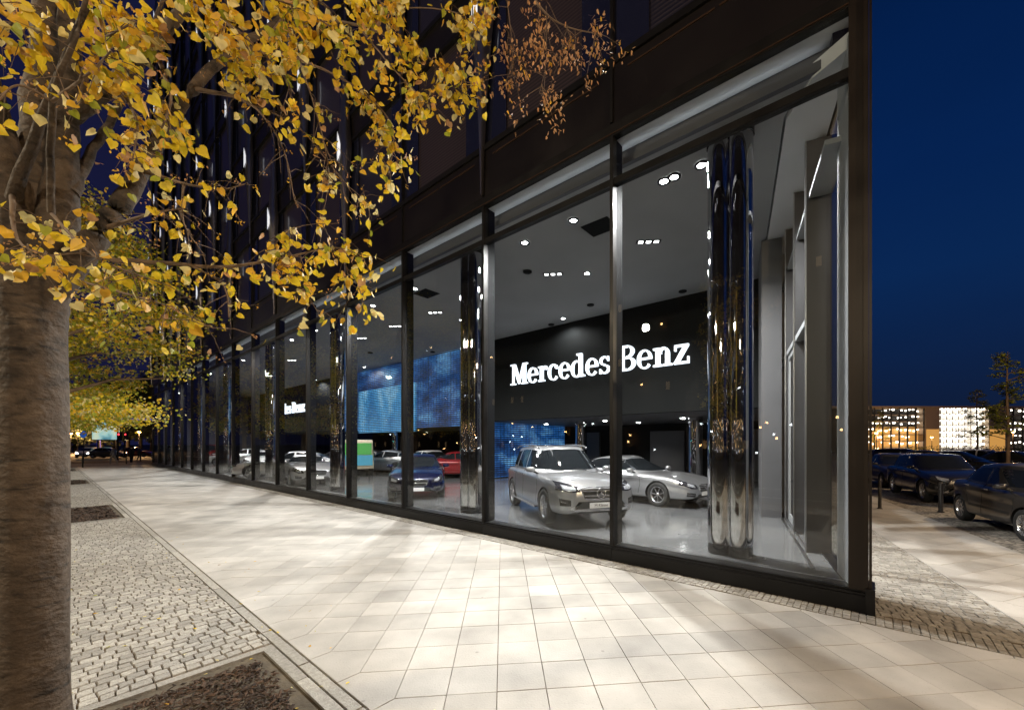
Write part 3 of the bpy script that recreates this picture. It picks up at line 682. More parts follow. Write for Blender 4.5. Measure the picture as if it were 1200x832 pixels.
mat('plate_white', (0.75, 0.75, 0.75), 0.5); mat('plate_text', (0.05, 0.05, 0.06), 0.6); mat('seam', (0.004, 0.004, 0.004), 0.8); mat('cream', (0.55, 0.50, 0.40), 0.6)
mat('silver_trim', (0.70, 0.70, 0.72), 0.18, 0.9)

def interp(keys, x):
    """monotone-ish smooth interpolation of rows [x, a, b, ...] sorted by x"""
    if x <= keys[0][0]: return list(keys[0][1:])
    if x >= keys[-1][0]: return list(keys[-1][1:])
    for i in range(len(keys) - 1):
        if keys[i][0] <= x <= keys[i + 1][0]: break
    k0, k1 = keys[i], keys[i + 1]; h = k1[0] - k0[0]; t = (x - k0[0]) / h; out = []
    for j in range(1, len(k0)):
        d = (k1[j] - k0[j]) / h
        dp = (k0[j] - keys[i - 1][j]) / (k0[0] - keys[i - 1][0]) if i > 0 else d
        dn = (keys[i + 2][j] - k1[j]) / (keys[i + 2][0] - k1[0]) if i + 2 < len(keys) else d
        m0 = 0 if dp * d <= 0 else 2 * dp * d / (dp + d); m1 = 0 if dn * d <= 0 else 2 * dn * d / (dn + d)
        if i == 0: m0 = d
        if i + 2 >= len(keys): m1 = d
        out.append((2 * t**3 - 3 * t**2 + 1) * k0[j] + (t**3 - 2 * t**2 + t) * h * m0 + (-2 * t**3 + 3 * t**2) * k1[j] + (t**3 - t**2) * h * m1)
    return out

from mathutils.interpolate import poly_3d_calc
def boolean_cut(mb, cutters, dark_test):
    a = mb.build('tmp_body', 'car_black'); bs = []
    for c in cutters:
        b = c.build('tmp_cut', 'car_black'); bs.append(b)
        for o in (b,):
            bm = bmesh.new(); bm.from_mesh(o.data); bmesh.ops.remove_doubles(bm, verts=bm.verts, dist=1e-5); bmesh.ops.recalc_face_normals(bm, faces=bm.faces); bm.to_mesh(o.data); bm.free()
        md = a.modifiers.new('b', 'BOOLEAN'); md.operation = 'DIFFERENCE'; md.object = b; md.solver = 'EXACT'
    bm = bmesh.new(); bm.from_mesh(a.data); bmesh.ops.remove_doubles(bm, verts=bm.verts, dist=1e-4); bmesh.ops.recalc_face_normals(bm, faces=bm.faces); bm.to_mesh(a.data); bm.free()
    src = a.data; sv = [v.co.copy() for v in src.vertices]; sn = [v.normal.copy() for v in src.vertices]; sf = [tuple(p.vertices) for p in src.polygons if len(p.vertices) < 8]
    tree_ = BVHTree.FromPolygons(sv, sf)
    dg = bpy.context.evaluated_depsgraph_get(); me = bpy.data.meshes.new_from_object(a.evaluated_get(dg))
    vn = []
    for v in me.vertices:
        h, _, fi, dist = tree_.find_nearest(v.co); f = sf[fi]; w = poly_3d_calc([sv[i] for i in f], h); n = Vector((0, 0, 0))
        for i, k in zip(f, w): n += sn[i] * k
        vn.append((n.normalized(), dist))
    me['_n'] = 0; boolean_cut.vn = vn
    for o in bs + [a]:
        d = o.data; bpy.data.objects.remove(o); bpy.data.meshes.remove(d)
    return me

def make_car(name, S, paint_m):
    """S: keys (x, z_bottom, half width, z_shoulder, z_top), glasshouse, axle positions ... ; +x is forward"""
    root = empty(name, (0, 0, 0)); keys = S['keys']; R = S['R']; xf, xr = S['axles']
    x_lo, x_hi = keys[0][0], keys[-1][0]
    # stations: denser toward both ends
    n = 70; xs = []
    for i in range(n + 1):
        t = i / n; t = 0.5 - 0.5 * cos(pi * t); t = 0.6 * t + 0.4 * (i / n); xs.append(x_lo + (x_hi - x_lo) * t)
    def section(x):
        zb, hw, zs, zt = interp(keys, x)
        fl = sum(S.get('flare', .02) * math.exp(-((x - a) / (R * 1.15)) ** 4) for a in (xf, xr))
        ctrl = [(0, zb), (hw * .80, zb), (hw * .955, zb + .035), (hw + fl, zb + .16), (hw + fl * 1.2, zb + (zs - zb) * .45), (hw * .985 + fl * .6, zb + (zs - zb) * .66), (hw * .992, zs - .13), (hw * .965, zs - .035), (hw * .88, zs + (zt - zs) * .35), (hw * .62, zs + (zt - zs) * .80), (hw * .3, zt - .005), (0, zt)]
        pts = [ctrl[0], ctrl[1]]                       # flat underside, then a smooth side
        for i in range(1, len(ctrl) - 1):
            p0, p1, p2, p3 = ctrl[i - 1], ctrl[i], ctrl[i + 1], ctrl[min(i + 2, len(ctrl) - 1)]
            if i == 1: p0 = p1
            for q in (1, 2, 3):
                t = q / 3; pts.append(tuple(0.5 * ((2 * p1[c]) + (-p0[c] + p2[c]) * t + (2 * p0[c] - 5 * p1[c] + 4 * p2[c] - p3[c]) * t * t + (-p0[c] + 3 * p1[c] - 3 * p2[c] + p3[c]) * t ** 3) for c in (0, 1)))
        return pts
    mb = MB(); secs = [section(x) for x in xs]; m_ = len(secs[0]); ring = []
    for x, s in zip(xs, secs):
        full = [(x, y, z) for y, z in s] + [(x, -y, z) for y, z in s[-2:0:-1]]; ring.append(full)
    k = len(ring[0]); vs = [p for r in ring for p in r]
    fs = [(i * k + j, i * k + (j + 1) % k, (i + 1) * k + (j + 1) % k, (i + 1) * k + j) for i in range(len(xs) - 1) for j in range(k)]
    mb.add(vs, fs, 0, .5, True); mb.add(ring[0], [list(range(k))[::-1]]); mb.add(ring[-1], [list(range(k))])
    Ra = R + .045; cuts = []
    for a in (xf, xr):
        for sg in (-1, 1):
            c = MB(); w = S['W'] / 2; y0, y1 = (w - .30, w + .3) if sg > 0 else (-w - .3, -w + .30)
            c.lathe([(.0001, y0), (Ra, y0), (Ra, y1), (.0001, y1)], 40, (a, 0, R), 'y', smooth=False); cuts.append(c)
    me = boolean_cut(mb, cuts, None)
    me.materials.clear(); me.materials.append(MATS[paint_m]); me.materials.append(MATS['car_black']); me.materials.append(MATS['car_glass'])
    for p in me.polygons:
        c = p.center; hit = any(hypot(c.x - a, c.z - R) < Ra + .004 for a in (xf, xr)); p.use_smooth = not hit
        flat_in = hit or c.z < interp(keys, c.x)[0] + .02
        p.material_index = 1 if flat_in else 0
    del me['_n']; vn = boolean_cut.vn; me.update(); cn = []
    for p in me.polygons:
        for vi in p.vertices: cn.append(vn[vi][0] if (p.use_smooth and vn[vi][1] < .002 and vn[vi][0].dot(p.normal) > .2) else p.normal.copy())
    me.normals_split_custom_set(cn)
    # glasshouse
    G = S['glass']; gh = None
    if G:
        def ringat(v):
            xa = G['ax'] + (G['bx'] - G['ax']) * (v ** 1.0) ; xd = G['dx'] + (G['cx'] - G['dx']) * v ** G.get('rp', 1.0)
            w = G['w0'] + (G['w1'] - G['w0']) * v ** 1.15 ; z = G['z0'] + (G['z1'] - G['z0']) * v
            return xa, xd, w, z
        N_ = 72; P = MB(); rows = []; ex = 5.0
        def outline(xa, xd, w, z, zf=0, sh=1.0):
            cx_ = (xa + xd) / 2; hx = (xa - xd) / 2; out = []
            for q in range(N_):
                a = 2 * pi * q / N_; ca, sa = cos(a), sin(a)
                x_ = math.copysign(abs(ca) ** (2 / ex), ca); y_ = math.copysign(abs(sa) ** (2 / ex), sa)
                xx = cx_ + hx * x_ * sh; yy = w * y_ * sh
                front = max(0, x_) ** 3; rear = max(0, -x_) ** 3
                xx -= .16 * front * (y_ * y_) * sh; xx += .10 * rear * y_ * y_ * sh
                # taper in plan: narrower toward rear, and the curve of the side
                tt = (xx - G['dx']) / (G['ax'] - G['dx']); yy *= 1 - .10 * (1 - tt) ** 2 - .03 * tt ** 3
                zz = z + G.get('slope', 0) * 0
                out.append((xx, yy, zz))
            return out
        zr = lambda x: 0
        nv = 9
        for i in range(nv + 1): rows.append(outline(*ringat(i / nv)))
        xa, xd, w, z = ringat(1.0)
        arch = G.get('arch', .05)
        for sh, dz in ((.975, .022), (.93, .040), (.85, .055), (.7, .068), (.45, .078), (.2, .082)):
            rows.append(outline(xa, xd, w, z + dz * arch / .05, sh=sh))
        # side-view roofline bow: lower the roof toward both ends
        def bow(p):
            x, y, zz = p; v = (zz - G['z0']) / (G['z1'] - G['z0']); v = max(0, v)
            mid = G.get('mid', (G['bx'] + G['cx']) / 2); xx = x - mid
            fall = G.get('fall_f', .05) * max(0, xx / (G['bx'] - mid)) ** 2 + G.get('fall_r', .06) * max(0, -xx / (mid - G['cx'])) ** 2
            return (x, y, zz - fall * min(v, 1) ** 2)
        rows = [[bow(p) for p in r] for r in rows]
        vs = [p for r in rows for p in r]
        fs = [(i * N_ + q, i * N_ + (q + 1) % N_, (i + 1) * N_ + (q + 1) % N_, (i + 1) * N_ + q) for i in range(len(rows) - 1) for q in range(N_)]
        P.add(vs, fs, 0, .5, True); P.add(rows[-1], [list(range(N_))], 0, .5, True)
        gh = P
    body = bpy.data.objects.new('body', me); col.objects.link(body); body.parent = root
    vv = [tuple(v.co) for v in me.vertices]; ff = [tuple(p.vertices) for p in me.polygons if p.material_index == 0]
    if gh:
        o = gh.build('roof', [paint_m if not S.get('soft') else 'car_black'], root)
        b = len(vv); vv += gh.v; ff += [tuple(b + i for i in f) for f in gh.f]
    bvh = BVHTree.FromPolygons(vv, ff)
    def patch(view, top, bot, off=.004, nu=14, nvv=6, thick=.02):
        """grid between two polylines, dropped onto the body from a side / front / rear view"""
        def samp(pl, t):
            if len(pl) == 1: return pl[0]
            t = t * (len(pl) - 1); i = min(int(t), len(pl) - 2); f = t - i
            return (pl[i][0] + (pl[i + 1][0] - pl[i][0]) * f, pl[i][1] + (pl[i + 1][1] - pl[i][1]) * f)
        mb = MB(); outer = []; inner = []
        for j in range(nvv + 1):
            for i in range(nu + 1):
                a = samp(top, i / nu); b_ = samp(bot, i / nu); f = j / nvv; p = (a[0] + (b_[0] - a[0]) * f, a[1] + (b_[1] - a[1]) * f)
                if view == 'L': o_, d_ = Vector((p[0], 3, p[1])), Vector((0, -1, 0))
                elif view == 'R': o_, d_ = Vector((p[0], -3, p[1])), Vector((0, 1, 0))
                elif view == 'F': o_, d_ = Vector((5, p[0], p[1])), Vector((-1, 0, 0))
                elif view == 'B': o_, d_ = Vector((-5, p[0], p[1])), Vector((1, 0, 0))
                else: o_, d_ = Vector((p[0], p[1], 5)), Vector((0, 0, -1))
                h, nrm, _, _ = bvh.ray_cast(o_, d_)
                if h is None:
                    h, nrm, _, _ = bvh.find_nearest(o_ + d_ * (2.2 if view in 'LR' else 2.9))
                if nrm.dot(d_) > 0: nrm = -nrm
                outer.append(h + nrm * off - d_ * 0); inner.append(h + d_ * thick)
        w = nu + 1; nn = len(outer)
        fs = [(j * w + i, j * w + i + 1, (j + 1) * w + i + 1, (j + 1) * w + i) for j in range(nvv) for i in range(nu)]
        mb.add(outer, fs, 0, .5, True)
        edge = [i for i in range(nu + 1)] + [j * w + nu for j in range(1, nvv + 1)] + [nvv * w + i for i in range(nu - 1, -1, -1)] + [j * w for j in range(nvv - 1, 0, -1)]
        E = len(edge); mb.add([outer[i] for i in edge] + [inner[i] for i in edge], [(i, (i + 1) % E, E + (i + 1) % E, E + i) for i in range(E)])
        return mb
    def both(nm, m__, top, bot, par=root, **k):
        r_ = []
        for v_ in 'LR': r_.append(patch(v_, top, bot, **k).build(nm, m__, par))
        return r_
    def fmir(nm, m__, top, bot, par=root, view='F', **k):
        r_ = []
        for sg in (-1, 1): r_.append(patch(view, [(sg * a, b) for a, b in top], [(sg * a, b) for a, b in bot], **k).build(nm, m__, par))
        return r_
    for (nm, m__, t, b) in S.get('side', []): both(nm, m__, t, b)
    for (nm, m__, t, b, th) in S.get('seams', []): both(nm, m__, t, b, nu=10, nvv=1, off=.0025, thick=.005)
    for (nm, m__, t, b) in S.get('front', []): patch('F', t, b, nu=24).build(nm, m__, root)
    for (nm, m__, t, b) in S.get('front2', []): fmir(nm, m__, t, b)
    for (nm, m__, t, b) in S.get('rear', []): patch('B', t, b, nu=24).build(nm, m__, root)
    for (nm, m__, t, b) in S.get('rear2', []): fmir(nm, m__, t, b, view='B')
    # wheels
    wt = .225
    for a in (xf, xr):
        for sg in (-1, 1):
            y = sg * (S['W'] / 2 - wt / 2 - .015 + S.get('flare', .02)); o_ = sg
            w = MB(); h = wt / 2; tr = R
            w.lathe([(tr * .66, -h * .86), (tr * .74, -h), (tr * .93, -h * .97), (tr * .985, -h * .8), (tr, -h * .55), (tr, h * .55), (tr * .985, h * .8), (tr * .93, h * .97), (tr * .74, h), (tr * .66, h * .86), (tr * .64, h * .3), (tr * .64, -h * .3), (tr * .66, -h * .86)], 44, (0, 0, 0), 'y')
            w.lathe([(.0001, -h * .2), (tr * .65, -h * .2)], 30, (0, 0, 0), 'y')
            w.lathe([(.0001, h * .2), (tr * .65, h * .2)], 30, (0, 0, 0), 'y')
            wo = w.build('wheel', 'black_rubber', root, loc=(a, y, R))
            r_ = MB(); yo = sg * h
            r_.lathe([(tr * .60, yo * .25), (tr * .615, yo * .80), (tr * .665, yo * .88), (tr * .67, yo * .80), (tr * .66, yo * .25)], 44, (0, 0, 0), 'y')
            r_.lathe([(.0001, yo * .80), (tr * .10, yo * .80), (tr * .16, yo * .66), (tr * .16, yo * .3)], 20, (0, 0, 0), 'y')
            ns = S.get('spokes', 5)
            for q in range(ns):
                for dd_ in ((-.10, .10) if ns <= 6 else (0,)):
                    an = 2 * pi * q / ns + .3
                    c_, s_ = cos(an + dd_), sin(an + dd_); c1, s1 = cos(an + dd_ * 2.2), sin(an + dd_ * 2.2); t_ = tr * (.055 if ns <= 6 else .04)
                    p0 = Vector((c_ * tr * .13, yo * .70, s_ * tr * .13)); p1 = Vector((c1 * tr * .63, yo * .76, s1 * tr * .63)); d_ = (p1 - p0); sd = Vector((-d_.z, 0, d_.x)).normalized() * t_
                    dn = Vector((0, -yo * .30, 0)); vs = [p0 - sd, p0 + sd, p1 + sd * .75, p1 - sd * .75]; vs += [v + dn for v in vs]
                    r_.add(vs, [(0, 1, 2, 3), (4, 5, 6, 7), (0, 1, 5, 4), (1, 2, 6, 5), (2, 3, 7, 6), (3, 0, 4, 7)])
            r_.build('rim', 'rim_metal', wo)
    # mirrors
    mx_, mz_ = S['mirror']; mw = S['W'] / 2
    for sg in (-1, 1):
        g = MB(); pr = [(.0001, 0.11), (.055, .105), (.085, .07), (.095, 0), (.085, -.05), (.06, -.075), (.0001, -.08)]
        g.lathe([(r__ , h__) for r__, h__ in pr], 20, (0, 0, 0), 'y')
        g.v = [(mx_ + x * .8 + .03 * (y / .1) ** 2 * -1, sg * (mw + .045 + y * 1.15), mz_ + math.copysign(abs(z / .095) ** .75, z) * .066) for x, y, z in g.v]
        mo = g.build('wing_mirror', paint_m, root)
        g = MB(); g.tube([(mx_ + .02, sg * (mw - .13), mz_ - .09), (mx_ + .01, sg * (mw - .01), mz_ - .05)], .025, 8); g.build('mirror_foot', 'car_black', mo)
    # door handles
    for hx, hz in S.get('handles', []):
        for v_ in 'LR':
            d_ = -1 if v_ == 'L' else 1; h, nrm, _, _ = bvh.ray_cast(Vector((hx, -3 * d_, hz)), Vector((0, d_, 0)))
            if h is None: continue
            g = MB(); y = h.y; o = -d_ * .03
            g.tube([(hx - .10, y, hz), (hx - .075, y + o, hz + .004), (hx + .075, y + o, hz + .004), (hx + .10, y, hz)], .013, 8); g.build('door_handle', 'silver_trim' if not S.get('plainhandle') else paint_m, root)
    S['_bvh'] = bvh
    def hit(y, z, view='F'):
        h, _, _, _ = bvh.ray_cast(Vector((5 if view == 'F' else -5, y, z)), Vector((-1 if view == 'F' else 1, 0, 0))); return h.x if h else (x_hi if view == 'F' else x_lo)
    # grille with bars and star
    if S.get('grille'):
        zt_, zb_, wt_, wb_ = S['grille']
        gr = patch('F', [(-wt_, zt_ - .02), (-wt_ * .6, zt_), (wt_ * .6, zt_), (wt_, zt_ - .02)], [(-wb_, zb_ + .02), (-wb_ * .7, zb_), (wb_ * .7, zb_), (wb_, zb_ + .02)], nu=24, off=.006).build('grille', 'car_black', root)
        nb = S.get('bars', 3)
        for q in range(nb):
            f = (q + .5) / nb if nb > 1 else .5; z = zt_ - .02 + (zb_ + .02 - zt_ + .02) * f; ww = (wt_ + (wb_ - wt_) * f) * .96; t_ = S.get('bar_t', .014)
            patch('F', [(-ww, z + t_), (ww, z + t_)], [(-ww, z - t_), (ww, z - t_)], nu=24, nvv=1, off=.018, thick=0.0).build('grille_bar', 'silver_trim', gr)
        zc = (zt_ + zb_) / 2; xh = hit(0, zc) + .028; rs = S.get('star', .085); g = MB(); n = 28
        ringp = [(xh, rs * cos(2 * pi * q / n), zc + rs * sin(2 * pi * q / n)) for q in range(n + 1)]; g.tube(ringp, rs * .09, 6, caps=False)
        for q in range(3):
            a = pi / 2 + q * 2 * pi / 3; sd = (cos(a + pi / 2) * rs * .17, sin(a + pi / 2) * rs * .17)
            g.add([(xh, sd[0], zc + sd[1]), (xh, -sd[0], zc - sd[1]), (xh, rs * cos(a), zc + rs * sin(a)), (xh + .014, 0, zc)], [(0, 3, 2), (1, 2, 3)])
        g.build('star_badge', 'silver_trim', gr)
        # frame of the grille
        outl = [(-wt_, zt_ - .02), (-wt_ * .6, zt_ + .004), (wt_ * .6, zt_ + .004), (wt_, zt_ - .02), (wb_, zb_ + .02), (wb_ * .7, zb_), (-wb_ * .7, zb_), (-wb_, zb_ + .02), (-wt_, zt_ - .02)]
        pp = []
        for i in range(len(outl) - 1):
            for q in range(6):
                y = outl[i][0] + (outl[i + 1][0] - outl[i][0]) * q / 6; z = outl[i][1] + (outl[i + 1][1] - outl[i][1]) * q / 6; pp.append((hit(y, z) + .008, y, z))
        pp.append(pp[0]); g = MB(); g.tube(pp, .011, 6, caps=False); g.build('grille_frame', 'silver_trim', gr)
    if S.get('plate'):
        z = S['plate'][0]; xh = max(hit(0, z), hit(.2, z), hit(0, z + .05)) + .012; g = MB(); g.box(xh, xh + .012, -.26, .26, z - .055, z + .055); po = g.build('number_plate', 'plate_white', root)
        if S['plate'][1]:
            cu = bpy.data.curves.new('t', 'FONT'); cu.body = S['plate'][1]; cu.size = .085; cu.align_x = 'CENTER'; cu.align_y = 'CENTER'; cu.extrude = .001
            t_ = bpy.data.objects.new('t', cu); dgt = None; col.objects.link(t_); t_.location = (0, 0, 0)
            me_ = bpy.data.meshes.new_from_object(t_.evaluated_get(bpy.context.evaluated_depsgraph_get())); bpy.data.objects.remove(t_)
            for v in me_.vertices: x, y, zz = v.co; v.co = (xh + .0145 + zz, x, z + y)
            me_.materials.append(MATS['plate_text']); to = bpy.data.objects.new('plate_text', me_); col.objects.link(to); to.parent = po
    return root

def q(*pts): return list(pts)
# --- silver off-roader
SUV = dict(W=1.93, R=.385, axles=(1.47, -1.44), flare=.025, spokes=5, mirror=(.70, 1.16), bars=2, bar_t=.012, star=.10,
  keys=[(-2.40, .50, .62, .90, .96), (-2.36, .40, .80, .99, 1.03), (-2.22, .34, .90, 1.05, 1.09), (-1.8, .30, .945, 1.08, 1.12), (-.6, .27, .955, 1.08, 1.13), (.6, .27, .955, 1.055, 1.12), (1.1, .28, .955, 1.03, 1.125), (1.6, .29, .952, .985, 1.085), (1.98, .30, .93, .93, 1.02), (2.22, .31, .86, .87, .95), (2.34, .33, .74, .84, .90), (2.40, .38, .60, .80, .86)],
  glass=dict(ax=1.10, bx=.28, cx=-2.08, dx=-2.32, w0=.895, w1=.70, z0=1.06, z1=1.67, arch=.045, fall_f=.03, fall_r=.07, mid=-.6, rp=1.4),
  side=[('side_window', 'car_glass', q((.52, 1.50), (.20, 1.595), (-.28, 1.625)), q((.78, 1.17), (.30, 1.165), (-.28, 1.16))),
        ('side_window', 'car_glass', q((-.36, 1.625), (-.8, 1.62), (-1.12, 1.60)), q((-.36, 1.16), (-.8, 1.155), (-1.22, 1.155))),
        ('side_window', 'car_glass', q((-1.24, 1.59), (-1.6, 1.55), (-1.9, 1.49)), q((-1.34, 1.16), (-1.7, 1.18), (-2.02, 1.24)))],
  seams=[('door_seam', 'seam', q((.86, 1.10), (.92, .7), (.86, .40)), q((.872, 1.10), (.932, .7), (.872, .40)), 0), ('door_seam', 'seam', q((-.32, 1.14), (-.30, .7), (-.32, .40)), q((-.308, 1.14), (-.288, .7), (-.308, .40)), 0),
         ('door_seam', 'seam', q((-1.20, 1.14), (-1.08, .8), (-1.02, .62)), q((-1.188, 1.14), (-1.068, .8), (-1.008, .62)), 0), ('sill_trim', 'car_black', q((1.02, .37), (-.98, .37)), q((1.02, .30), (-.98, .30)), 0), ('belt_trim', 'silver_trim', q((.80, 1.155), (-1.9, 1.145)), q((.80, 1.14), (-1.9, 1.13)), 0)],
  front=[('windscreen', 'car_glass', q((-.58, 1.60), (-.3, 1.635), (.3, 1.635), (.58, 1.60)), q((-.74, 1.17), (-.4, 1.15), (.4, 1.15), (.74, 1.17))),
         ('lower_intake', 'car_black', q((-.50, .585), (.50, .585)), q((-.62, .43), (.62, .43))), ('skid_plate', 'silver_trim', q((-.62, .425), (-.5, .44), (.5, .44), (.62, .425)), q((-.50, .36), (.50, .36)))],
  front2=[('headlight', 'lamp_dark', q((.50, .89), (.66, .945), (.86, .985)), q((.46, .79), (.66, .775), (.90, .82))), ('headlight_core', 'lamp_glass', q((.56, .87), (.70, .90), (.80, .93)), q((.56, .81), (.70, .80), (.80, .84))),
          ('side_intake', 'car_black', q((.66, .62), (.86, .65)), q((.66, .50), (.85, .50))), ('daytime_lamp', 'silver_trim', q((.68, .58), (.84, .60)), q((.68, .55), (.84, .565))), ('bumper_brace', 'silver_trim', q((.42, .575), (.48, .575)), q((.60, .42), (.70, .42)))],
  rear=[('rear_window', 'car_glass', q((-.5, 1.56), (.5, 1.56)), q((-.6, 1.2), (.6, 1.2)))], rear2=[('tail_light', 'tail_red', q((.60, 1.04), (.84, 1.06)), q((.66, .86), (.86, .88)))],
  grille=(.875, .625, .46, .37), plate=(.50, 'M-Klasse'), handles=[(-.18, .99), (-1.02, 1.0)])
suv = make_car('off_roader', SUV, 'paint_silver')
for sg in (-1, 1):
    g = MB(); y = sg * .66; g.tube([(.20, y, 1.665), (.08, y, 1.715), (-.4, y, 1.745), (-1.3, y, 1.74), (-1.8, y, 1.70), (-1.92, y, 1.645)], .018, 8); g.build('roof_rail', 'silver_trim', suv)
    g = MB(); g.box(-.98, .98, min(sg * .90, sg * 1.03), max(sg * .90, sg * 1.03), .30, .335); g.build('side_step', 'silver_trim', suv)
    g = MB(); g.tube([(1.02, sg * .30, 1.14), (.98, sg * .02, 1.165)] if sg > 0 else [(1.02, -.30, 1.14), (.98, -.60, 1.16)], .012, 6); g.build('wiper', 'car_black', suv)
tag(suv, 'silver off-roader with roof rails parked just behind the shop window under the big lettering', 'car')
def put(car, x, y, ang, z=FLOOR): car.location = (x, y, z); car.rotation_euler = (0, 0, radians(ang)); return car
def from_wheel(px, py, ang, S, side, z=FLOOR, which=0):
    """place a car so that its front (0) or rear (1) wheel on side -1 right / +1 left stands at the pixel"""
    g_ = Vector(((px - CX) / FPX * FPX * (z - H) / (HY - py), FPX * (z - H) / (HY - py))); a = radians(ang)
    lx = S['axles'][which]; ly = side * (S['W'] / 2 - .05)
    return (g_.x - (lx * cos(a) - ly * sin(a)), g_.y - (lx * sin(a) + ly * cos(a)))
put(suv, *from_wheel(639, 613, -71.5, SUV, -1), -71.5)

# --- long low estate / saloon shape, reused in several paints
WAG = dict(W=1.88, R=.345, axles=(1.50, -1.37), flare=.022, spokes=7, mirror=(.62, 1.0), bars=2, bar_t=.012, star=.09,
  keys=[(-2.46, .46, .60, .80, .88), (-2.40, .36, .78, .90, .97), (-2.2, .28, .88, .93, 1.0), (-1.6, .24, .925, .93, .99), (-.4, .21, .935, .915, .96), (.6, .21, .935, .90, .95), (1.1, .22, .935, .88, .945), (1.6, .23, .93, .845, .90), (2.0, .24, .90, .79, .83), (2.25, .25, .82, .72, .755), (2.40, .28, .68, .66, .69), (2.47, .33, .52, .61, .64)],
  glass=dict(ax=1.12, bx=.10, cx=-1.55, dx=-2.28, w0=.87, w1=.60, z0=.90, z1=1.34, arch=.04, fall_f=.05, fall_r=.16, mid=-.35, rp=1.2),
  side=[('side_window', 'car_glass', q((.42, 1.19), (.05, 1.285), (-.34, 1.32)), q((.72, .985), (.30, .98), (-.34, .985))), ('side_window', 'car_glass', q((-.42, 1.32), (-.85, 1.305), (-1.25, 1.25)), q((-.42, .985), (-.9, 1.0), (-1.35, 1.03))), ('side_window', 'car_glass', q((-1.35, 1.235), (-1.75, 1.15)), q((-1.43, 1.04), (-1.85, 1.09)))],
  seams=[('door_seam', 'seam', q((.86, .92), (.90, .6), (.84, .34)), q((.87, .92), (.91, .6), (.85, .34)), 0), ('door_seam', 'seam', q((-.38, .97), (-.36, .6), (-.38, .34)), q((-.37, .97), (-.35, .6), (-.37, .34)), 0), ('character_line', 'seam', q((1.0, .76), (-1.2, .70)), q((1.0, .754), (-1.2, .693)), 0), ('sill_trim', 'car_black', q((1.1, .26), (-.98, .26)), q((1.1, .225), (-.98, .225)), 0)],
  front=[('windscreen', 'car_glass', q((-.50, 1.275), (-.25, 1.31), (.25, 1.31), (.50, 1.275)), q((-.74, .985), (-.4, .965), (.4, .965), (.74, .985))), ('lower_intake', 'car_black', q((-.42, .40), (.42, .40)), q((-.5, .31), (.5, .31)))],
  front2=[('headlight', 'lamp_dark', q((.50, .66), (.64, .715), (.80, .79)), q((.46, .55), (.66, .56), (.86, .66))), ('headlight_core', 'lamp_glass', q((.56, .65), (.72, .71)), q((.56, .59), (.74, .62))), ('side_intake', 'car_black', q((.54, .43), (.76, .46)), q((.54, .33), (.76, .35))), ('daytime_lamp', 'silver_trim', q((.56, .40), (.76, .42)), q((.56, .38), (.76, .40)))],
  rear=[('rear_window', 'car_glass', q((-.5, 1.22), (.5, 1.22)), q((-.6, 1.0), (.6, 1.0)))], rear2=[('tail_light', 'tail_red', q((.50, .86), (.80, .88)), q((.56, .72), (.84, .74)))],
  grille=(.655, .46, .38, .33), plate=(.41, ''), handles=[(-.20, .84), (-1.06, .86)])
wag = make_car('estate_car', WAG, 'paint_silver'); put(wag, *from_wheel(771, 593.5, -50, WAG, -1), -50)
tag(wag, 'low silver estate car parked behind the off-roader, left of the corner column', 'car')
# --- coupe
CPE = dict(WAG); CPE.update(W=1.79, spokes=7, bars=1, bar_t=.016, plate=(.36, ''),
  keys=[(a, b, c * .95, d + (.02 if a > 1.9 else 0), e_ + (.02 if a > 1.9 else 0)) for a, b, c, d, e_ in WAG['keys']],
  glass=dict(ax=1.02, bx=.10, cx=-.85, dx=-1.85, w0=.82, w1=.58, z0=.90, z1=1.33, arch=.04, fall_f=.05, fall_r=.10, mid=-.25, rp=1.0),
  side=[('side_window', 'car_glass', q((.36, 1.20), (.0, 1.29), (-.40, 1.30)), q((.66, .98), (.2, .98), (-.40, .985))), ('side_window', 'car_glass', q((-.45, 1.30), (-.85, 1.22), (-1.1, 1.13)), q((-.45, .985), (-.85, 1.0), (-1.15, 1.04)))],
  handles=[(-.15, .84)])
cpe = make_car('coupe', CPE, 'paint_blue')
g = MB()
for sg in (-1, 1): g.box(-.05, .05, min(sg * .2, sg * .5), max(sg * .2, sg * .5), 0, .3)
bp = at(487, 587, 836.6 / 66.5); a = radians(-75); put(cpe, bp.x - 2.42 * cos(a), bp.y - 2.42 * sin(a), -75)
tag(cpe, 'dark blue coupe facing the street, seen between two window posts', 'car')
# --- roadster
RDS = dict(CPE); RDS.update(glass=dict(ax=.62, bx=-.05, cx=-.75, dx=-1.35, w0=.80, w1=.56, z0=.86, z1=1.22, arch=.04, fall_f=.03, fall_r=.08, mid=-.3, rp=1.0), mirror=(.30, .96),
  side=[('side_window', 'car_glass', q((.08, 1.12), (-.2, 1.19), (-.55, 1.18)), q((.30, .95), (.0, .95), (-.62, .96)))], front=[('windscreen', 'car_glass', q((-.48, 1.17), (-.25, 1.20), (.25, 1.20), (.48, 1.17)), q((-.70, .96), (-.4, .95), (.4, .95), (.70, .96))), CPE['front'][1]],
  handles=[(-.4, .82)], star=.12)
rds = make_car('roadster', RDS, 'paint_silver'); bp = at(371, 570, 836.6 / 49.5); a = radians(-52); put(rds, bp.x - 2.42 * cos(a), bp.y - 2.42 * sin(a), -52)
tag(rds, 'silver roadster with a large star in its grille, left of the third column', 'car')
def recolour(src, m_new, m_old='paint_silver'):
    c = copy_tree(src)
    def w(o):
        if o.type == 'MESH' and any(x and x.name == m_old for x in o.data.materials):
            o.data = o.data.copy()
            for i, x in enumerate(o.data.materials):
                if x and x.name == m_old: o.data.materials[i] = MATS[m_new]
        for ch in children(o): w(ch)
    w(c); return c
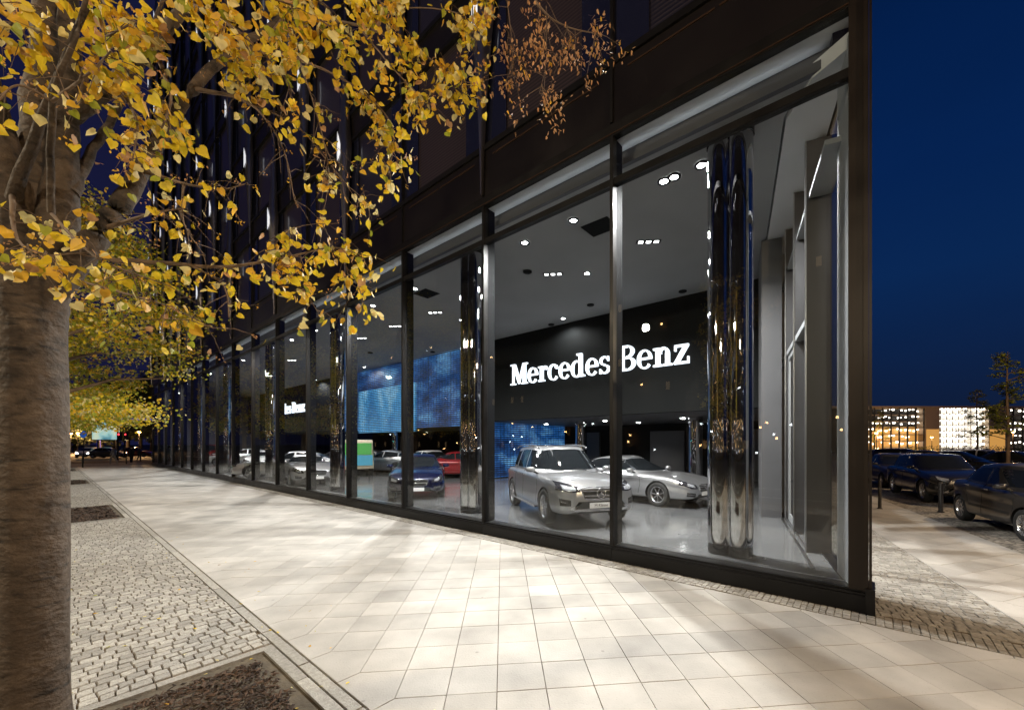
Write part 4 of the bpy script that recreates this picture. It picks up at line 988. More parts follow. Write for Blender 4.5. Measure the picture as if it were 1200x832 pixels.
def show(src, px, Y, ang, label, m_new=None):
    c = recolour(src, m_new) if m_new else copy_tree(src)
    p = at(px, HY, Y); put(c, p.x, p.y, ang); tag(c, label, 'car', 'cars shown further back in the showroom'); return c
show(wag, 340, 21.5, 200, 'silver saloon seen side-on behind the silver roadster')
show(wag, 452, 24.5, 165, 'silver car half hidden left of the dark blue coupe')
show(wag, 424, 26.5, 172, 'anthracite car deep in the hall below the video screen', 'paint_anthracite')
show(cpe, 541, 21.5, 20, 'dark red car behind the dark blue coupe').name = 'red_coupe'
for o in bpy.data.objects['red_coupe'].children_recursive:
    if o.type == 'MESH' and any(x and x.name == 'paint_blue' for x in o.data.materials):
        o.data = o.data.copy()
        for i, x in enumerate(o.data.materials):
            if x.name == 'paint_blue': o.data.materials[i] = MATS['paint_red']
show(wag, 510, 24, -40, 'white car standing behind the dark blue coupe', 'paint_white')
show(wag, 392, 27, 185, 'bright red car far behind the silver roadster', 'paint_red')
show(suv, 246, 38, -60, 'red off-roader near the far end of the showroom', 'paint_red')
show(wag, 285, 33, -150, 'silver car in the far half of the showroom')
show(rds, 307, 29, -60, 'white roadster in the far half of the showroom', 'paint_white')
show(wag, 214, 44, -110, 'red car at the very end of the showroom', 'paint_red')

# --- small liveried van in the middle of the hall
mat('livery_blue', (.10, .42, .62), .35, coat=1.0); mat('livery_green', (.12, .50, .12), .35, coat=1.0); mat('livery_orange', (.70, .30, .06), .35, coat=1.0)
van = empty('display_van', (0, 0, 0))
prof = [(-1.75, .42), (1.55, .42), (1.85, .62), (1.88, 1.0), (1.55, 1.25), (1.05, 1.92), (.85, 2.0), (-1.6, 2.0), (-1.78, 1.85)]
g = MB(); n_ = len(prof); vs = [(x, sg * (.86 if z < 1.3 else .80), z) for sg in (-1, 1) for x, z in prof]
g.add(vs, [list(range(n_))[::-1], list(range(n_, 2 * n_))] + [(i, (i + 1) % n_, n_ + (i + 1) % n_, n_ + i) for i in range(n_)]); mat('livery_cream', (.50, .44, .32), .35, coat=1.0); bo = g.build('body', 'livery_cream', van)
bv = bo.modifiers.new('b', 'BEVEL'); bv.width = .05; bv.segments = 3
g = MB(); g.add([(1.50, -.70, 1.31), (1.50, .70, 1.31), (1.12, .68, 1.86), (1.12, -.68, 1.86)], [(0, 1, 2, 3)]); g.v = [(x + .07, y, z + .03) for x, y, z in g.v]; g.build('windscreen', 'car_glass', van)
for sg in (-1, 1):
    y0, y1 = sorted((sg * .862, sg * .875))
    g = MB(); g.box(-1.70, 1.45, y0, y1, .46, .62); g.build('lower_cladding', 'car_black', van)
    g = MB(); g.box(-1.68, 1.5, y0, y1, .64, .98); g.build('blue_stripe', 'livery_blue', van)
    g = MB(); g.box(-1.4, -.3, y0 - sg * .0, y1, 1.0, 1.26); g.build('green_panel', 'livery_green', van)
    g = MB(); g.box(-.2, 1.4, y0, y1, 1.0, 1.10); g.build('orange_stripe', 'livery_orange', van)
    g = MB(); g.add([(.25, sg * .865, 1.30), (1.30, sg * .865, 1.30), (.98, sg * .835, 1.80), (.25, sg * .835, 1.80)], [(0, 1, 2, 3)]); g.build('side_window', 'car_glass', van)
g = MB(); g.box(-1.815, -1.765, -.72, .72, 1.2, 1.82); g.build('rear_screen', 'livery_green', van)
g = MB(); g.box(-1.815, -1.765, -.78, .78, .62, 1.17); g.build('rear_livery', 'livery_blue', van)
for ch in list(cpe.children):
    if ch.name.startswith('wheel'):
        w = copy_tree(ch, van); w.location = ((1.15 if ch.location.x > 0 else -1.10), .76 * (1 if ch.location.y > 0 else -1), ch.location.z)
p = at(416, HY, 23.0); put(van, p.x, p.y, 118); tag(van, 'small white van with blue and green livery standing between roadster and dark blue coupe', 'van')

# --- street cars on the right
HAT = dict(W=1.78, R=.325, axles=(1.25, -1.32), flare=.02, spokes=9, mirror=(.66, 1.06), bars=2, star=.07,
  keys=[(-1.95, .42, .60, .86, .92), (-1.90, .34, .76, .98, 1.04), (-1.7, .27, .85, 1.02, 1.07), (-1.1, .23, .885, 1.01, 1.06), (-.2, .21, .89, .98, 1.03), (.6, .21, .89, .95, 1.02), (1.0, .22, .885, .92, 1.0), (1.35, .23, .87, .86, .94), (1.65, .24, .82, .79, .85), (1.82, .26, .72, .72, .78), (1.92, .32, .58, .66, .70)],
  glass=dict(ax=1.20, bx=.20, cx=-1.35, dx=-1.86, w0=.83, w1=.62, z0=.97, z1=1.47, arch=.05, fall_f=.05, fall_r=.10, mid=-.35, rp=1.5),
  side=[('side_window', 'car_glass', q((.55, 1.27), (.25, 1.39), (-.26, 1.44)), q((.80, 1.055), (.3, 1.055), (-.26, 1.06))), ('side_window', 'car_glass', q((-.34, 1.44), (-.8, 1.42), (-1.12, 1.36)), q((-.34, 1.06), (-.8, 1.07), (-1.22, 1.10))), ('side_window', 'car_glass', q((-1.22, 1.33), (-1.5, 1.24)), q((-1.30, 1.11), (-1.56, 1.17)))],
  seams=[('door_seam', 'seam', q((.92, .98), (.92, .6), (.84, .32)), q((.932, .98), (.932, .6), (.852, .32)), 0), ('door_seam', 'seam', q((-.30, 1.05), (-.28, .6), (-.30, .32)), q((-.288, 1.05), (-.268, .6), (-.288, .32)), 0), ('door_seam', 'seam', q((-1.14, 1.08), (-.98, .75), (-.9, .55)), q((-1.128, 1.08), (-.968, .75), (-.888, .55)), 0), ('side_moulding', 'car_black', q((.84, .53), (-.86, .53)), q((.84, .47), (-.86, .47)), 0)],
  front=[('windscreen', 'car_glass', q((-.52, 1.40), (.52, 1.40)), q((-.70, 1.06), (-.3, 1.03), (.3, 1.03), (.70, 1.06))), ('lower_intake', 'car_black', q((-.45, .42), (.45, .42)), q((-.5, .30), (.5, .30)))],
  front2=[('headlight', 'lamp_dark', q((.42, .72), (.60, .78), (.78, .86)), q((.42, .60), (.62, .60), (.80, .68)))],
  rear=[('rear_window', 'car_glass', q((-.5, 1.38), (.5, 1.38)), q((-.6, 1.10), (.6, 1.10)))], rear2=[('tail_light', 'tail_red', q((.60, .94), (.80, .94)), q((.62, .74), (.82, .74)))],
  grille=(.66, .54, .34, .30), plate=(.47, ''), handles=[(-.12, .93), (-1.0, .96)])
hat = make_car('hatchback', HAT, 'paint_anthracite')
SW = -115.4
x_, y_ = from_wheel(1127, 609, SW, HAT, -1, 0.0, 1); put(hat, x_, y_, SW, 0)
tag(hat, 'anthracite hatchback parked at the kerb, nearest car at the right edge', 'car', 'cars parked along the side street')
SUV2 = dict(SUV); SUV2.update(glass=dict(SUV['glass'], z1=1.56, z0=1.02), plate=(.50, ''), W=1.86, spokes=7)
SUV2['side'] = [(n_, m_, [(x, z - .07) for x, z in t], [(x, z - .02) for x, z in b]) for n_, m_, t, b in SUV['side']]
SUV2['front'] = [SUV['front'][0][:2] + ([(y, z - .09) for y, z in SUV['front'][0][2]], [(y, z - .01) for y, z in SUV['front'][0][3]]), SUV['front'][1]]
blk = make_car('parked_car', SUV2, 'paint_black'); x_, y_ = from_wheel(1047.5, 577, SW, SUV2, -1, 0.0, 1); put(blk, x_, y_, SW, 0)
tag(blk, 'black crossover parked at the kerb behind the taller bollard', 'car', 'cars parked along the side street')
c = copy_tree(hat); c.name = 'parked_car'
def st(src, px, py, ang, lab, side=-1, wh=0, S=HAT, new=None, old='paint_anthracite'):
    c = recolour(src, new, old) if new else copy_tree(src); x_, y_ = from_wheel(px, py, ang, S, side, 0.0, wh); put(c, x_, y_, ang, 0); tag(c, lab, 'car', 'cars parked along the side street'); return c
bpy.data.objects.remove(c) if False else None
x_, y_ = from_wheel(1034, 571, SW, HAT, -1, 0.0, 0); put(c, x_, y_, SW, 0); tag(c, 'dark grey parked car half hidden behind the corner of the building', 'car', 'cars parked along the side street')
# rows of cars in the car park behind: only roofs and windows show
k = 0
adj = ['first', 'second', 'third', 'fourth', 'fifth', 'sixth', 'seventh']
for (px, Y, src, S_, new, old, lab) in ((1158, 27, blk, SUV2, 'paint_white', 'paint_black', 'white car standing behind the anthracite hatchback'), (1128, 25.5, hat, HAT, 'paint_black', 'paint_anthracite', 'black hatchback behind the black crossover, right one'),
        (1092, 29, hat, HAT, None, None, 'dark hatchback in the row behind the black crossover, left one'), (1062, 33, blk, SUV2, None, None, 'black estate in the back row left of the lit car park bay'),
        (1036, 36, hat, HAT, 'paint_silver', 'paint_anthracite', 'silver hatchback farthest back beside the building edge'), (1196, 25, hat, HAT, 'paint_black', 'paint_anthracite', 'black hatchback roof at the right edge behind the nearest car')):
    c = recolour(src, new, old) if new else copy_tree(src); p = at(px, HY, Y); put(c, p.x, p.y, SW + 50, 0); tag(c, lab, 'car', 'cars in the car park behind the kerb row')

# ================================================================= STREET FURNITURE (right)
mat('bollard_metal', (0.035, 0.030, 0.026), 0.5, 0.4)
for (px, py, top, lab, wd) in ((1031, 596, 562, 'slim dark bollard close to the building edge', .045), (1102.5, 600, 565, 'dark bollard with square foot plate in front of the black crossover', .055)):
    p = on_z(px, py, 0); h = 2 + (HY - top) / FPX * p.y; g = MB(); g.lathe([(wd * 1.6, 0), (wd * 1.6, .015), (wd, .03), (wd, h - .03), (wd * .7, h), (.0001, h)], 20)
    tag(g.build('bollard', 'bollard_metal', loc=p), lab, 'bollard', 'bollards on the side pavement')

# ---- car park building across the side street
PY = 95.0; m_px = PY / FPX
cp = empty('parking_garage', ((1110 - CX) * m_px, PY, 0), 0, label='long lit parking garage across the street with one very bright glazed stair tower', cat='building')
X = lambda px: (px - 1110) * m_px
ztop = H + (HY - 476) * m_px
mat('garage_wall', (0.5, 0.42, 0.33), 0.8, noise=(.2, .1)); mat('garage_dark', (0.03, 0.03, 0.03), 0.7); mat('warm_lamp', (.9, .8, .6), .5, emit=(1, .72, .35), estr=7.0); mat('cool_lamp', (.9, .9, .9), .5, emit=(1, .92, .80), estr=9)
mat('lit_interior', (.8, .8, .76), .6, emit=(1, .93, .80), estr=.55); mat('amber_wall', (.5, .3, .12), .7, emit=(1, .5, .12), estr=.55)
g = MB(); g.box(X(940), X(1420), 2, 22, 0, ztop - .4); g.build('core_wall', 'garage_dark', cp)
g = MB(); g.box(X(940), X(1420), -.5, 23, ztop - .4, ztop); g.build('roof', 'garage_wall', cp)
for (a, b) in ((1083, 1100), (1157.5, 1177)): g = MB(); g.box(X(a), X(b), -.3, 2, 0, ztop - .4); g.build('wall_panel', 'garage_wall', cp)
levels = 6; lh = (ztop - .4 - 1.2) / levels
def decks(a, b, n, bright):
    for L_ in range(levels + 1):
        z = 1.2 + L_ * lh - (.0 if L_ else 0); g = MB(); g.box(X(a), X(b), 0, 1.9, z - .18, z); g.build('deck', 'garage_wall' if not bright else 'lit_interior', cp)
    for i in range(n + 1):
        x = X(a) + (X(b) - X(a)) * i / n; g = MB(); g.box(x - .12, x + .12, -.1, .15, 0, ztop - .4); g.build('post', 'garage_dark', cp)
decks(1015, 1083, 7, False); decks(1177, 1240, 6, False)
rr = random.Random(3)
def lampbits(a, b, n, per, m_, size, ykeep=1.0, z_hi=levels):
    g = MB()
    for L_ in range(z_hi):
        for i in range(n * per):
            if rr.random() > ykeep: continue
            x = X(a) + (X(b) - X(a)) * (i + rr.uniform(.2, .8)) / (n * per); z = 1.2 + (L_ + 1) * lh - .30 - rr.uniform(0, .5); s = size * rr.uniform(.6, 1.2)
            g.box(x - s * 1.2, x + s * 1.2, 1.0, 1.1, z - s * .6, z + s * .6)
    g.build('deck_lamps', m_, cp)['kind'] = 'stuff'
lampbits(1017, 1082, 7, 2, 'cool_lamp', .22, .75); lampbits(1178, 1238, 6, 2, 'cool_lamp', .22, .6)
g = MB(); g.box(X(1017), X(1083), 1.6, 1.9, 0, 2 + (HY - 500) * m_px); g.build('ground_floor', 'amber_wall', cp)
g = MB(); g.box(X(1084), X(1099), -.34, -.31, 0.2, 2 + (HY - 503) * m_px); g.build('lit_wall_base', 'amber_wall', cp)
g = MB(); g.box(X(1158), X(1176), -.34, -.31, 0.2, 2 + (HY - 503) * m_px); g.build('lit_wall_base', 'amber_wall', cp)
# bright tower
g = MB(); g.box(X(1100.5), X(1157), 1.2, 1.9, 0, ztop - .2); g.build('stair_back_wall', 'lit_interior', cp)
for L_ in range(8):
    z = .9 + L_ * (ztop - 1.0) / 7.2
    g = MB(); g.box(X(1100.5), X(1157), -.3, 1.15, z - .1, z); g.build('landing', 'garage_wall', cp)
for i in range(9):
    x = X(1100.5 + 56.5 * i / 8); g = MB(); g.box(x - .07, x + .07, -.4, -.31, 0, ztop); g.build('stair_post', 'garage_wall', cp)
g = MB()
for L_ in range(7):
    for i in range(8):
        if i == 5: continue
        x = X(1104 + 56.5 * i / 8); z = .9 + (L_ + .78) * (ztop - 1.0) / 7.2; g.box(x - .3, x + .3, .2, .4, z - .18, z + .18)
mat('tower_lamp', (.9, .9, .9), .5, emit=(1, .96, .86), estr=9)
g.build('stair_lamps', 'tower_lamp', cp)['kind'] = 'stuff'
# hedge line and kerbs in front
def leaf_blob(mb, c, rx, ry, rz, n, size, r_, hole=.2, mats=1):
    for _ in range(n):
        while True:
            a = Vector((r_.uniform(-1, 1), r_.uniform(-1, 1), r_.uniform(-1, 1)))
            if a.length < 1 and a.length > .25 * r_.random(): break
        p = Vector((c[0] + a.x * rx, c[1] + a.y * ry, c[2] + a.z * rz)); d1 = Vector((r_.gauss(0, 1), r_.gauss(0, 1), r_.gauss(0, 1))).normalized(); d2 = d1.orthogonal().normalized(); s = size * r_.uniform(.6, 1.3)
        mb.add([p - d1 * s, p + d2 * s * .6, p + d1 * s, p - d2 * s * .6], [(0, 1, 2, 3)], r_.randrange(mats))
def leaf_mat(name, c, tr=.35):
    m = mat(name, c, 0.5, noise=(14, .25)); N, L = nodes_of(m); p = N['Principled BSDF']
    t = N.new('ShaderNodeBsdfTranslucent'); src = p.inputs['Base Color'].links[0].from_socket; L.new(src, t.inputs[0])
    mx = N.new('ShaderNodeMixShader'); mx.inputs[0].default_value = tr; L.new(p.outputs[0], mx.inputs[1]); L.new(t.outputs[0], mx.inputs[2]); L.new(mx.outputs[0], N['Material Output'].inputs[0])
leaf_mat('leaf_yellow', (0.78, 0.58, 0.03)); leaf_mat('leaf_gold', (0.74, 0.44, 0.035)); leaf_mat('leaf_green', (0.34, 0.36, 0.03)); leaf_mat('leaf_pale', (0.78, 0.68, 0.30)); leaf_mat('leaf_brown', (0.48, 0.27, 0.12), .2)
leaf_mat('leaf_dark', (0.035, 0.045, 0.018)); leaf_mat('leaf_olive', (0.10, 0.12, 0.035))
mat('bark', (0.17, 0.115, 0.075), 0.85, noise=(5, .35), bump=(14, .8), stretch=(1, 1, .5))
mat('bark_dark', (0.05, 0.04, 0.03), 0.9)
r5 = random.Random(5)
g = MB(); 
for i in range(60): leaf_blob(g, (X(1010) + i * 1.2 + r5.uniform(-.3, .3), -12, .8), 1.0, .6, .75 + r5.uniform(-.1, .25), 70, .16, r5)
tag(g.build('hedge', ['leaf_dark'], loc=cp.location), 'dark clipped hedge in front of the lit parking garage', 'hedge')
# young street trees on the right
def slim_tree(px, top, base_Y, lab, seed, spread, n):
    r_ = random.Random(seed); o = empty('young_tree', at(px, HY, base_Y) * 1.0, 0, label=lab, cat='tree', group='young trees along the side street'); o.location.z = 0
    ht = H + (HY - top) / FPX * base_Y; g = MB(); pts = [(0, 0, 0), (.05, 0, ht * .35), (-.03, .03, ht * .7), (0, 0, ht)]; g.tube(pts, [.10, .08, .05, .015], 8)
    crown = MB()
    for i in range(n):
        z = ht * (.30 + .68 * (i / n)); a = r_.uniform(0, 2 * pi); L_ = spread * (1 - i / n * .72) * r_.uniform(.5, 1.1); e_ = Vector((cos(a) * L_, sin(a) * L_, z + L_ * .35)); g.tube([(0, 0, z), e_ * .5 + Vector((0, 0, z * .5)), e_], [.03, .02, .008], 5)
        for _ in range(3):
            f = r_.uniform(.45, 1.05); c_ = Vector((0, 0, z)).lerp(e_, f); leaf_blob(crown, c_, .38, .38, .20, 26, .085, r_, mats=2)
    g.build('trunk', 'bark', o); crown.build('crown', ['leaf_olive', 'leaf_green'], o)
slim_tree(1181, 412, 24, 'slender young tree with sparse leaves rising behind the anthracite hatchback', 11, 1.5, 26)
slim_tree(1145, 455, 40, 'small thin tree standing before the bright stair tower', 12, 1.9, 22)
slim_tree(1030, 480, 60, 'small leafy tree by the garage next to the building edge', 13, 1.8, 16)
def street_lamp(px, py, Y, lab, colr='lamp_orange', power=0):
    p = at(px, py, Y); o = empty('street_lamp', (p.x, p.y, 0), 0, label=lab, cat='street lamp', group='distant street lamps'); g = MB(); g.lathe([(.09, 0), (.06, 1), (.045, p.z - .1)], 10); g.build('post', 'bollard_metal', o)
    g = MB(); g.lathe([(.0001, p.z + .22), (.30, p.z + .12), (.34, p.z + .02)], 14); g.build('hood', 'bollard_metal', o)
    g = MB(); g.lathe([(.0001, p.z - .16), (.20, p.z - .08), (.24, p.z + .01)], 14); g.build('lantern', colr, o)
    if power: light('lamp_light', 'POINT', (p.x, p.y, p.z - .3), power, (1, .55, .22), .2)
street_lamp(1027, 507, 58, 'orange street lamp glowing beside the building edge', power=2500); street_lamp(1187, 506, 62, 'orange street lamp glowing low at the right edge', power=2500); street_lamp(1092, 512, 80, 'orange street lamp before the lower garage decks', power=3000)

# ================================================================= FAR LEFT END OF THE STREET
def far(px, Y): p = at(px, HY, Y); return p.x, p.y
bb = empty('billboard', (*far(125, 62), 0), radians(8), label='lit landscape poster billboard on two legs at the street end', cat='billboard')
w_ = 28 / FPX * 62; z0_, z1_ = H + (HY - 515) / FPX * 62, H + (HY - 495) / FPX * 62
for sg in (-1, 1): g = MB(); g.box(sg * w_ * .3 - .12, sg * w_ * .3 + .12, -.1, .1, 0, z0_ - .12); g.build('leg', 'bollard_metal', bb)
g = MB(); g.box(-w_ / 2 - .1, w_ / 2 + .1, -.12, .12, z0_ - .1, z1_ + .1); g.build('frame', 'bollard_metal', bb)
m = bpy.data.materials.new('poster'); m.use_nodes = True; N, L = nodes_of(m); p = N['Principled BSDF']; tc = N.new('ShaderNodeTexCoord'); no = N.new('ShaderNodeTexNoise'); no.inputs['Scale'].default_value = .55; no.inputs['Detail'].default_value = 3; L.new(tc.outputs['Object'], no.inputs['Vector'])
rp = N.new('ShaderNodeValToRGB'); el = rp.color_ramp.elements; el[0].position = .38; el[0].color = (.02, .16, .22, 1); el[1].position = .62; el[1].color = (.55, .62, .45, 1); x = el.new(.5); x.color = (.25, .5, .5, 1); L.new(no.outputs[0], rp.inputs[0]); L.new(rp.outputs[0], p.inputs['Emission Color']); p.inputs['Emission Strength'].default_value = 1.0; MATS['poster'] = m
g = MB(); g.box(-w_ / 2, w_ / 2, -.14, -.121, z0_, z1_); g.build('poster', 'poster', bb)
mat('blue_light', (.1, .1, .5), .5, emit=(.02, .03, .35), estr=.8)
gt = empty('blue_portal_frame', (*far(150, 64), 0), radians(2), label='thin blue portal frame spanning behind the billboard', cat='portal frame'); ww = 66 / FPX * 64; zz = H + (HY - 491) / FPX * 64
for sg in (-1, 1): g = MB(); g.box(sg * ww / 2 - .15, sg * ww / 2 + .15, -.15, .15, 0, zz - .2); g.build('post', 'blue_light', gt)
g = MB(); g.box(-ww / 2 - .15, ww / 2 + .15, -.15, .15, zz - .19, zz + .1); g.build('beam', 'blue_light', gt)
mat('red_lamp', (.5, .02, .02), .5, emit=(1, .03, .04), estr=8); mat('blue_sign', (.02, .10, .45), .4, emit=(.05, .2, .8), estr=.35)
def traffic(px, Y, top, zs, lab):
    o = empty('traffic_light', (*far(px, Y), 0), 0, label=lab, cat='traffic light', group='traffic lights at the crossing'); zt = H + (HY - top) / FPX * Y; g = MB(); g.lathe([(.10, 0), (.07, zt)], 10); g.build('post', 'bollard_metal', o)
    for z in zs:
        z = H + (HY - z) / FPX * Y; g = MB(); g.box(.12, .42, -.15, .15, z - .75, z + .25); h = g.build('signal_head', 'car_black', o); g = MB(); g.lathe([(.0001, -.17), (.10, -.155)], 12, (.27, 0, z), 'y'); g.build('red_lens', 'red_lamp', h)
traffic(138, 50, 471, (483, 509), 'tall traffic light post with red lights at the street end')
traffic(146, 58, 505, (509,), 'shorter traffic light showing red right of the tall one')
o = empty('sign_post', (*far(98, 42), 0), 0, label='round blue traffic sign on a slim pole beyond the trees', cat='traffic sign'); zz = H + (HY - 509) / FPX * 42
g = MB(); g.lathe([(.035, 0), (.035, zz + .3)], 8); g.build('pole', 'bollard_metal', o); g = MB(); g.lathe([(.0001, -.05), (.36, -.05), (.36, -.035)], 24, (0, 0, zz), 'y'); g.build('sign_disc', 'blue_sign', o)
g = MB(); g.box(-.2, .2, -.065, -.052, zz - .04, zz + .06); g.build('arrow', 'plate_white', o)
for px, Y, lab in ((97, 34, 'short post at the kerb beyond the near tree trunk'), (148, 40, 'short post left of the far end of the building')):
    x, y = far(px, Y); g = MB(); g.lathe([(.05, 0), (.05, 1.0), (.0001, 1.04)], 12); tag(g.build('bollard', 'bollard_metal', loc=(x, y, 0)), lab, 'bollard', 'posts at the street end')
street_lamp(83, 508, 80, 'left one of two warm street lamps far down the road', power=9000); street_lamp(91, 507, 92, 'right one of two warm street lamps far down the road', power=9000)
street_lamp(163, 506, 66, 'warm street lamp among the dark trees at the street end', power=3500)
# a few cars with lights waiting at the crossing
mat('head_lamp', (.9, .9, .9), .3, emit=(1, .93, .8), estr=14)
for i, (px, Y, ang, new, lab) in enumerate(((104, 60, -60, 'paint_white', 'white car with bright headlights far down the road'), (160, 62, 20, 'paint_red', 'red car crossing at the street end before dark trees'), (128, 58, 10, 'paint_grey', 'grey car crossing below the billboard'))):
    c = recolour(hat, new, 'paint_anthracite'); x, y = far(px, Y); put(c, x, y, ang, -.05); tag(c, lab, 'car', 'cars at the far crossing')
    for ch in c.children:
        if ch.name.startswith('headlight') and i == 0: ch.data = ch.data.copy(); ch.data.materials[0] = MATS['head_lamp']
# pedestrians waiting at the far crossing
mat('cloth_dark', (.03, .03, .035), .9); mat('cloth_light', (.45, .44, .42), .9); mat('skin', (.45, .28, .2), .6); mat('hair', (.03, .02, .015), .8)
def person(px, Y, lab, cloth, face, walk):
    g = MB(); V_ = [(0, 0, .95), (0, 0, 1.15), (0, .0, 1.38), (0, 0, 1.52), (0, 0, 1.66), (0, .17, 1.40), (walk * .05, .22, 1.12), (walk * .16, .21, .88), (0, -.17, 1.40), (-walk * .05, -.22, 1.12), (-walk * .10, -.21, .88), (0, .10, .88), (walk * .20, .10, .50), (walk * .18, .10, .08), (walk * .30, .10, .04), (0, -.10, .88), (-walk * .08, -.10, .50), (-walk * .28, -.10, .10), (-walk * .16, -.10, .04)]
    E = [(0, 1), (1, 2), (2, 3), (3, 4), (2, 5), (5, 6), (6, 7), (2, 8), (8, 9), (9, 10), (0, 11), (11, 12), (12, 13), (13, 14), (0, 15), (15, 16), (16, 17), (17, 18)]
    R_ = [.16, .15, .17, .06, .105, .07, .05, .04, .07, .05, .04, .11, .07, .05, .04, .11, .07, .05, .04]
    me = bpy.data.meshes.new('person'); me.from_pydata(V_, E, []); o = bpy.data.objects.new('person', me); col.objects.link(o)
    md = o.modifiers.new('s', 'SKIN'); sv = me.skin_vertices[0].data if me.skin_vertices else None
    if sv is None:
        bm = bmesh.new(); bm.from_mesh(me); bm.verts.layers.skin.verify(); bm.to_mesh(me); bm.free(); sv = me.skin_vertices[0].data
    for i, r_ in enumerate(R_): sv[i].radius = (r_, r_ * (.75 if i in (0, 1, 2) else 1)); sv[i].use_root = (i == 0)
    o.modifiers.new('d', 'SUBSURF').render_levels = 1
    dg = bpy.context.evaluated_depsgraph_get(); me2 = bpy.data.meshes.new_from_object(o.evaluated_get(dg)); bpy.data.objects.remove(o)
    me2.materials.clear(); me2.materials.append(MATS[cloth]); me2.materials.append(MATS['skin'])
    for p_ in me2.polygons: p_.use_smooth = True; p_.material_index = 1 if p_.center.z > 1.50 else 0
    o = bpy.data.objects.new('person', me2); col.objects.link(o); x, y = far(px, Y); o.location = (x, y, 0); o.rotation_euler = (0, 0, radians(face)); tag(o, lab, 'person', 'people at the far crossing')
    g = MB(); g.lathe([(.0001, .13), (.09, .10), (.115, .02), (.10, -.06)], 14, (-.015, 0, 1.66)); g.build('hair', 'hair', o)
person(133, 40, 'person in a pale coat walking below the billboard', 'cloth_light', 200, 1); person(154, 42, 'person in dark clothes waiting left of the building end', 'cloth_dark', 100, .3); person(163, 46, 'person in dark clothes nearest the far building end', 'cloth_dark', 60, .8)
# dark trees closing the street end
r9 = random.Random(9); DT = ['behind the billboard', 'right of the billboard', 'just left of the building end', 'left of the road end', 'far left behind the trunk', 'tallest behind the blue frame']
for i, (px, Y, top, rad) in enumerate(((120, 95, 452, 9), (150, 88, 440, 8), (178, 92, 432, 8), (88, 105, 470, 9), (60, 98, 440, 9), (165, 104, 425, 10))):
    x, y = far(px, Y); o = empty('tree', (x, y, 0), 0, label='dark tree closing the street end, ' + DT[i], cat='tree', group='dark trees at the street end'); zt = H + (HY - top) / FPX * Y
    g = MB(); g.tube([(0, 0, 0), (.1, 0, zt * .4), (0, .2, zt * .8)], [.35, .25, .08], 8); g.build('trunk', 'bark_dark', o); g = MB()
    for _ in range(26):
        a = r9.uniform(0, 2 * pi); rr_ = rad * sqrt(r9.random()) * .75; leaf_blob(g, (cos(a) * rr_, sin(a) * rr_, zt * r9.uniform(.22, .86)), rad * .35, rad * .35, rad * .25, 150, .38, r9)
    g.build('crown', ['leaf_dark'], o)
# ================================================================= NEAR TREES
rt = random.Random(21)
def leaf(mb, p, size, r_, mats, droop=.7):
    """heart-shaped lime leaf folded along its midrib"""
    d = Vector((r_.gauss(0, .6), r_.gauss(0, .6), -droop + r_.gauss(0, .45))).normalized(); s = d.cross(Vector((r_.gauss(0, 1), r_.gauss(0, 1), r_.gauss(0, .3)))).normalized(); n = d.cross(s)
    s = s; f = r_.uniform(.05, .4); cu = r_.uniform(-.25, .25)
    P = lambda u, v: p + (d * u + s * v + n * (abs(v) * f + cu * u * u)) * size
    out = [(0.0, 0), (-.16, .28), (.02, .56), (.38, .62), (.78, .38), (1.18, 0), (.78, -.38), (.38, -.62), (.02, -.56), (-.16, -.28)]
    j = [(a * r_.uniform(.92, 1.08), b * r_.uniform(.88, 1.12)) for a, b in out]
    vs = [P(0, 0)] + [P(*q_) for q_ in j[1:5]] + [P(1.18, 0)] + [P(*q_) for q_ in j[6:]] + [P(.5, 0)]
    mb.add(vs, [(0, 1, 2, 10), (10, 2, 3, 4), (10, 4, 5), (0, 10, 8, 9), (10, 6, 7, 8), (10, 5, 6)], mats)
def seeds(mb, p, size, r_, mi):
    for _ in range(5):
        q_ = p + Vector((r_.gauss(0, 1), r_.gauss(0, 1), r_.gauss(-.6, .8))) * size * .7; d = Vector((r_.gauss(0, 1), r_.gauss(0, 1), r_.gauss(-1, .6))).normalized() * size * .75; s = d.orthogonal().normalized() * size * .16
        mb.add([q_ - s, q_ + d * .5 - s * 1.2, q_ + d, q_ + d * .5 + s * 1.2, q_ + s], [(0, 1, 2, 3, 4)], mi)
TB = at(37, HY, 2.6); TB.z = 0
tree = empty('lime_tree', TB, 0, label='near lime tree with pale grey-brown trunk and yellow autumn leaves overhanging the pavement', cat='tree')
lo = lambda p: Vector(p) - TB
